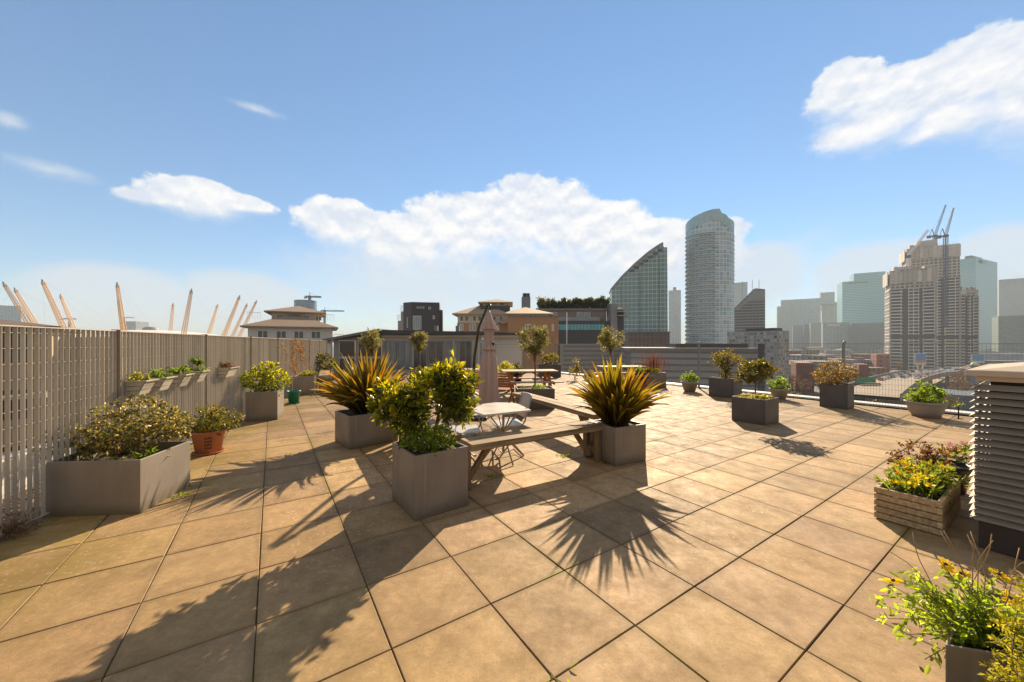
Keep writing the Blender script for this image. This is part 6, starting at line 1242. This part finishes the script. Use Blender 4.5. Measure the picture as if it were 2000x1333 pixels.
# rows of houses near the left horizon so no bare ground shows
for k2 in range(60):
    y = rng.uniform(120, 420); kk = K(rng.uniform(-200, 1250)); x = kk * y
    t = thing('town_building', 'low brick or concrete building on the far left skyline behind the terrace fence', 'building', (x, y, GZ), rng.uniform(-.4, .4), 'low buildings on the left skyline'); w_, l_, h_ = rng.uniform(14, 30), rng.uniform(10, 24), rng.uniform(8, 20)
    mb = MB(); mb.prism([(0, 0), (w_, 0), (w_, l_), (0, l_)], 0, h_); mb.obj('wall', pals[rng.integers(6)], t)

# --- roads
asph = plain('asphalt', (.30, .245, .18), .85, 0, .12, .2); asph2 = plain('worn_asphalt', (.36, .29, .21), .85, 0, .12, .2)
def ribbon(pts, w, z):
    L, Rr = [], []
    for i, p in enumerate(pts):
        a, b_ = pts[max(i - 1, 0)], pts[min(i + 1, len(pts) - 1)]; d_ = Vector((b_[0] - a[0], b_[1] - a[1], 0)).normalized(); n_ = Vector((-d_.y, d_.x, 0)); zz = z[i] if isinstance(z, list) else z
        L.append((p[0] + n_.x * w / 2, p[1] + n_.y * w / 2, zz)); Rr.append((p[0] - n_.x * w / 2, p[1] - n_.y * w / 2, zz))
    return L, Rr
def cat(pts, n=8):
    out = []
    for i in range(len(pts) - 1):
        p0, p1, p2, p3 = [Vector(pts[max(0, min(len(pts) - 1, i + k))]) for k in (-1, 0, 1, 2)]
        for j in range(n): f = j / n; out.append(tuple(.5 * ((2 * p1) + (p2 - p0) * f + (2 * p0 - 5 * p1 + 4 * p2 - p3) * f * f + (3 * p1 - p0 - 3 * p2 + p3) * f ** 3)))
    return out + [tuple(pts[-1])]
def road(name, pts, w, mat, flyover=False, dashes=3):
    c = cat(pts); L, Rr = ribbon(c, w, [p[2] for p in c]); n = len(L); mb = MB(); mb.add(L + Rr, [(i, n + i, n + i + 1, i + 1) for i in range(n - 1)])
    if flyover:
        th = [(x, y, z - 1.4) for x, y, z in L] + [(x, y, z - 1.4) for x, y, z in Rr]; mb.add(th, [(i, i + 1, n + i + 1, n + i) for i in range(n - 1)])
    o = struct(mb.obj(name, mat)); pm_ = plain(name + '_parapet', (.30, .25, .20), .8)
    for s_, sd_ in ((L, 'left'), (Rr, 'right')):
        mb = MB()
        for i in range(n - 1): mb.bar((s_[i][0], s_[i][1], s_[i][2] + (.1 if flyover else .3)), (s_[i + 1][0], s_[i + 1][1], s_[i + 1][2] + (.1 if flyover else .3)), .35, 2.6 if flyover else .7)
        tag(mb.obj('barrier', pm_), {'flyover': 'concrete parapet along the %s edge of the flyover behind the right mesh fence', 'motorway': 'low barrier along the %s edge of the curving motorway', 'slip_road': 'low barrier along the %s edge of the slip road'}[name] % sd_, 'barrier')
    if flyover:
        for i in range(2, n - 1, 5): mb = MB(); mb.box((c[i][0], c[i][1], (c[i][2] - 1.5 + GZ) / 2), (1.4, 1.4, c[i][2] - 1.5 - GZ)); tag(mb.obj('bridge_pier', pm_), 'concrete pier holding up the flyover behind the right mesh fence', 'bridge pier', 'piers of the flyover')
    mb = MB()
    for q in range(1, dashes + 1):
        off = -w / 2 + w * q / (dashes + 1)
        for i in range(0, n - 1, 2): d_ = Vector(c[i + 1]) - Vector(c[i]); nn = Vector((-d_.y, d_.x, 0)).normalized() * off; mb.bar(Vector(c[i]) + nn + Vector((0, 0, .03)), Vector(c[i]) + d_ * .6 + nn + Vector((0, 0, .03)), .2, .02)
    struct(mb.obj('lane_markings', M['white'])); return c
def gp(px, py, z=GZ): x, y = G(px, py, z); return (x, y, z + .05)
cA = road('motorway', [gp(1690, 830), gp(1722, 790), gp(1752, 765), gp(1772, 748), gp(1810, 735), gp(1880, 723), gp(1990, 714)], 26, asph2)
fz = -17.5; cB = road('flyover', [gp(1690, 772, fz), gp(1722, 755, fz), gp(1756, 741, fz), gp(1800, 730.5, fz), gp(1850, 726, fz), gp(1920, 720, fz), gp(2010, 715, fz)], 18, asph, True, 2)
cC = road('slip_road', [gp(1900, 800), gp(1850, 782), gp(1800, 770), gp(1770, 757), gp(1755, 747)], 9, asph, False, 1)
mb = MB(); mb.add([gp(1560, 800), gp(1700, 800), gp(1680, 745), gp(1560, 745)], [(0, 1, 2, 3)]); struct(mb.obj('service_road', plain('dark_asphalt', (.10, .10, .11), .8)))
# cars
def car(label, bodycol, van=False, parts=True):
    t = thing('van' if van else 'car', label, 'van' if van else 'car', (0, 0, 0)); L, W, Hh = (4.9, 1.9, 2.0) if van else (4.3, 1.78, 1.45); mb = MB()
    sec = [(-L / 2, .45), (-L / 2, .95), (-L / 2 + .25, 1.02)] + ([(-L / 2 + .3, 1.9), (L / 2 - 1.5, 1.95), (L / 2 - .75, 1.1)] if van else [(-L / 2 + .75, 1.40), (.35, 1.44), (1.05, .98)]) + [(L / 2 - .1, .82), (L / 2, .6), (L / 2, .35), (-L / 2, .35)]
    n = len(sec); vs = [(x, -W / 2 * (1 if z < 1.05 else .86), z) for x, z in sec] + [(x, W / 2 * (1 if z < 1.05 else .86), z) for x, z in sec]
    mb.add(vs, [tuple(range(n)), tuple(range(2 * n - 1, n - 1, -1))] + [(i, n + i, n + (i + 1) % n, (i + 1) % n) for i in range(n)]); mb.obj('body', bodycol, t, bevel=.05)
    mb = MB(); xs = (-L / 2 + .7, .55, 1.02, L / 2 - .95); mb.box((-.2 if not van else 1.0, 0, 1.2 if not van else 1.5), (1.9 if not van else 1.0, W * .90, .28 if not van else .45)); mb.obj('side_window', M['window'], t)
    mb = MB(); mb.bar((.42 if not van else L / 2 - 1.42, 0, 1.42 if not van else 1.86), (1.0 if not van else L / 2 - .84, 0, 1.04 if not van else 1.22), W * .78, .04); mb.obj('windscreen', M['window'], t)
    for x in (-L / 2 + .8, L / 2 - .8):
        for s_ in (-1, 1): mb = MB(); mb.tube([(x, s_ * (W / 2 - .18), .32), (x, s_ * (W / 2 + .01), .32)], .32, 12, smooth=False); mb.obj('wheel', M['black_pot'], t)
    return t
cols = [plain('car_%d' % i, c, .3, 0, .05, spec=.6) for i, c in enumerate(((.70, .70, .70), (.35, .36, .38), (.05, .055, .06), (.10, .14, .24), (.45, .05, .04), (.55, .52, .47), (.8, .8, .78)))]
protos = [car('small car in the slow traffic below the terrace', c) for c in cols]; vproto = car('white van in the near traffic queue, just left of the bowl planter', cols[6], True)
used = [False] * len(protos); rng = np.random.default_rng(500)
def put(c, offs, f0, f1, n, rev, label, group):
    pts = [Vector(p) for p in c]; cum = [0]
    for a, b_ in zip(pts, pts[1:]): cum.append(cum[-1] + (b_ - a).length)
    for k in range(n):
        s_ = cum[-1] * (f0 + (f1 - f0) * (k + rng.uniform(-.3, .3)) / max(1, n)); i = max(0, min(len(pts) - 2, int(np.searchsorted(cum, s_)) - 1)); q = (s_ - cum[i]) / (cum[i + 1] - cum[i]); D = (pts[i + 1] - pts[i]).normalized(); p = pts[i].lerp(pts[i + 1], q) + Vector((-D.y, D.x, 0)) * offs
        i2 = rng.choice(7, p=[.22, .2, .2, .1, .05, .1, .13]); o = protos[i2]
        if used[i2]: o = copy_tree(o)
        used[i2] = True; o.location = (p.x, p.y, p.z + .02); o.rotation_euler = (0, 0, math.atan2(D.y, D.x) + (PI if rev else 0)); o['label'] = label; o['group'] = group; o.name = 'car'
put(cA, 8.5, .14, .60, 22, False, 'car in the packed queue on the left lanes of the curving motorway', 'cars queuing on the motorway'); put(cA, 4.5, .16, .62, 18, False, 'car in the packed queue on the left lanes of the curving motorway', 'cars queuing on the motorway'); put(cA, -6.5, .25, .95, 16, True, 'car driving on the right lanes of the curving motorway', 'cars on the right lanes of the motorway')
put(cB, 4.5, .22, .98, 34, False, 'car in the slow traffic on the raised flyover', 'cars on the flyover'); put(cB, 0, .3, .98, 26, False, 'car in the slow traffic on the raised flyover', 'cars on the flyover'); put(cB, -5, .3, .98, 24, True, 'car in the slow traffic on the raised flyover', 'cars on the flyover')
x, y, z = gp(1765, 784); vproto.location = (x, y, z + .1); vproto.rotation_euler = (0, 0, R(20))
for px, py, lb, ci in ((1701, 783, 'pinkish red car parked near the foot of the sign gantry', 4), (1578, 760, 'pale car on the dark service road left of the coppery bush', 0)): o = copy_tree(protos[ci]); x, y, z = gp(px, py); o.location = (x, y, z + .02); o.rotation_euler = (0, 0, .5); o['label'] = lb; o.name = 'car'; del o['group']
# sign gantry, billboards, lattice roof, lamp heads
d = 170; t = thing('sign_gantry', 'dark steel gantry carrying a green road sign beside the coppery bush', 'sign gantry', (K(1668) * d, d, GZ)); u = lambda px: (px - 1668) / F * d; zt = lambda y: ZT(y, d) - GZ
mb = MB(); mb.box((u(1719), 0, zt(751) / 2), (.5, .5, zt(751))); mb.box((u(1645), 0, zt(751) / 2), (.5, .5, zt(751))); mb.obj('post', M['metal_dark'], t); mb = MB(); mb.box((u(1682), 0, zt(750)), (u(1719) - u(1645), .5, .6)); mb.obj('beam', M['metal_dark'], t)
green = plain('sign_green', (.01, .22, .10), .5); mb = MB(); mb.box(((u(1669) + u(1709)) / 2, -.3, (zt(737) + zt(748)) / 2), (u(1709) - u(1669), .12, zt(737) - zt(748))); sg_ = mb.obj('sign', green, t); mb = MB(); xx = u(1671); q = random.Random(8)
for row in (739.5, 743, 746.3):
    xx = u(1671) + q.random()
    while xx < u(1704): w_ = q.uniform(.5, 1.1); mb.box((xx + w_ / 2, -.37, zt(row)), (w_, .02, .32)); xx += w_ + .3
mb.obj('sign_text', plain('sign_text_green', (.10, .42, .26), .5), sg_)
def poster(name, col1, col2, col3):
    m, nt, b = newmat(name); N = NT(nt); uv = N.n('ShaderNodeUVMap'); s_ = N.n('ShaderNodeSeparateXYZ'); N.l(uv.outputs[0], s_.inputs[0]); nz = N.noise(.5, 4, .6); h = N.m('ADD', s_.outputs[1], N.m('MULTIPLY', nz, 1.6))
    c = N.mix(N.m('GREATER_THAN', h, 4.2), col2, col1); c = N.mix(N.m('LESS_THAN', h, 2.2), c, col3); N.l(c, b.inputs['Base Color']); return m
for lb, px0, px1, y0, y1, d, m_ in (('billboard showing a blue sky over an orange landscape on a forked stand', 1788, 1808, 691, 712, 300, poster('poster_a', (.08, .25, .6), (.45, .22, .10), (.6, .5, .45))), ('billboard with a bright blue top and white shapes, right of the other one', 1899, 1922, 693, 713, 290, poster('poster_b', (.10, .35, .65), (.70, .72, .75), (.15, .15, .25)))):
    w_, h_ = (px1 - px0) / F * d, (y1 - y0) / F * d; t = thing('billboard', lb, 'billboard', (K(px0) * d, d, GZ), 0, 'roadside billboards'); zb = ZT(y1, d) - GZ
    mb = MB(); mb.box((w_ / 2, .3, zb + h_ / 2), (w_ + .8, .5, h_ + .8)); mb.obj('frame', M['white'], t); mb = MB(); mb.box((w_ / 2, 0, zb + h_ / 2), (w_, .06, h_)); mb.obj('poster', m_, t); mb = MB()
    for s_ in (-1, 1): mb.bar((w_ / 2, .5, 0), (w_ / 2 + s_ * w_ * .3, .5, zb), .8, .8, (0, 1, 0))
    mb.obj('stand', M['white'], t)
t = thing('footbridge', 'pale lattice footbridge beside the flyover, left of the vent housing', 'bridge', gp(1880, 745)); mb = MB(); d = t.location.y; x0 = t.location.x
lattice(mb, (0, 0, 6.5), (K(1906) * 260 - x0, 260 - d, ZT(720, 260) - GZ), 4.5, 14, .3); mb.obj('truss', M['render_cream'], t); mb = MB(); mb.box((0, 0, 3.2), (1.2, 1.2, 6.4)); mb.box((8, 9, 4), (1.2, 1.2, 8)); mb.obj('pier', M['render_cream'], t)
ycl = plain('pale_yellow', (.75, .72, .30), .6)
for px, py, lb in ((1904, 714, 'pale yellow rounded kiosk roof in front of the right billboard'), (1987, 717, 'pale yellow rounded kiosk roof above the cap of the vent housing')):
    d = 200; t = thing('kiosk', lb, 'kiosk', (K(px) * d, d, GZ), 0, 'pale yellow kiosks by the road'); zb = ZT(py, d) - GZ; mb = MB(); mb.prism([(-1.1, -1), (1.1, -1), (1.1, 1), (-1.1, 1)], 0, zb); mb.obj('wall', M['clad_grey'], t); mb = MB(); mb.lathe([(1.5, zb), (1.5, zb + .8), (1.1, zb + 1.3), (.3, zb + 1.6), (.01, zb + 1.62)], 16); mb.obj('roof', ycl, t)
# street trees
rng = np.random.default_rng(600); tm = plain('bare_tree_bark', (.10, .08, .06), .9)
P, D = blob(420, [(0, 0, 6.2, 2.6, 2.6, 2.6), (1.2, 0, 5.0, 1.8, 1.8, 1.6)], 5, 2, -1, .1)
pt = thing('street_tree', 'bare brownish street tree beside the roads below the terrace', 'tree', (0, 0, GZ), 0, 'street trees below the terrace'); leaf_obj('crown', M['leaf_dry'], pt, P, D, .8, .12, tints(420, rng, (.4, .4, .35), (.9, .8, .7)), .1, 0, rng); mb = MB(); mb.tube([(0, 0, 0), (.1, 0, 2.5), (.3, 0, 5.5)], [.25, .2, .08], 7)
for k in range(9): q = P[rng.integers(420)]; mb.tube([(.1, 0, 2.4), (q * .5 + [0, 0, 1.6]), q], [.10, .06, .02], 5)
mb.obj('trunk', tm, pt); first = True
for k in range(70):
    y = rng.uniform(100, 330); x = K(rng.uniform(1500, 1900)) * y
    if abs(x - road_x(y)) < 22 or (y < 190 and x < K(1545) * y): continue
    o = pt if first else copy_tree(pt); first = False; o.location = (x, y, GZ); s_ = rng.uniform(.6, 1.2); o.scale = (s_,) * 3; o.rotation_euler = (0, 0, rng.uniform(0, 6))

# --- haze
mb = MB(); zb, ztop = GZ - 1, 175.0; mb.box((0, 2250, (zb + ztop) / 2), (12100, 7600, ztop - zb)); m = bpy.data.materials.new('haze'); m.use_nodes = True; nt = m.node_tree
for n_ in list(nt.nodes): nt.nodes.remove(n_)
vol = nt.nodes.new('ShaderNodeVolumePrincipled'); vol.inputs['Color'].default_value = (.80, .92, 1.0, 1); vol.inputs['Density'].default_value = HAZE = .00026; vol.inputs['Anisotropy'].default_value = .0
out = nt.nodes.new('ShaderNodeOutputMaterial'); nt.links.new(vol.outputs[0], out.inputs['Volume']); struct(mb.obj('haze', m), 'stuff')
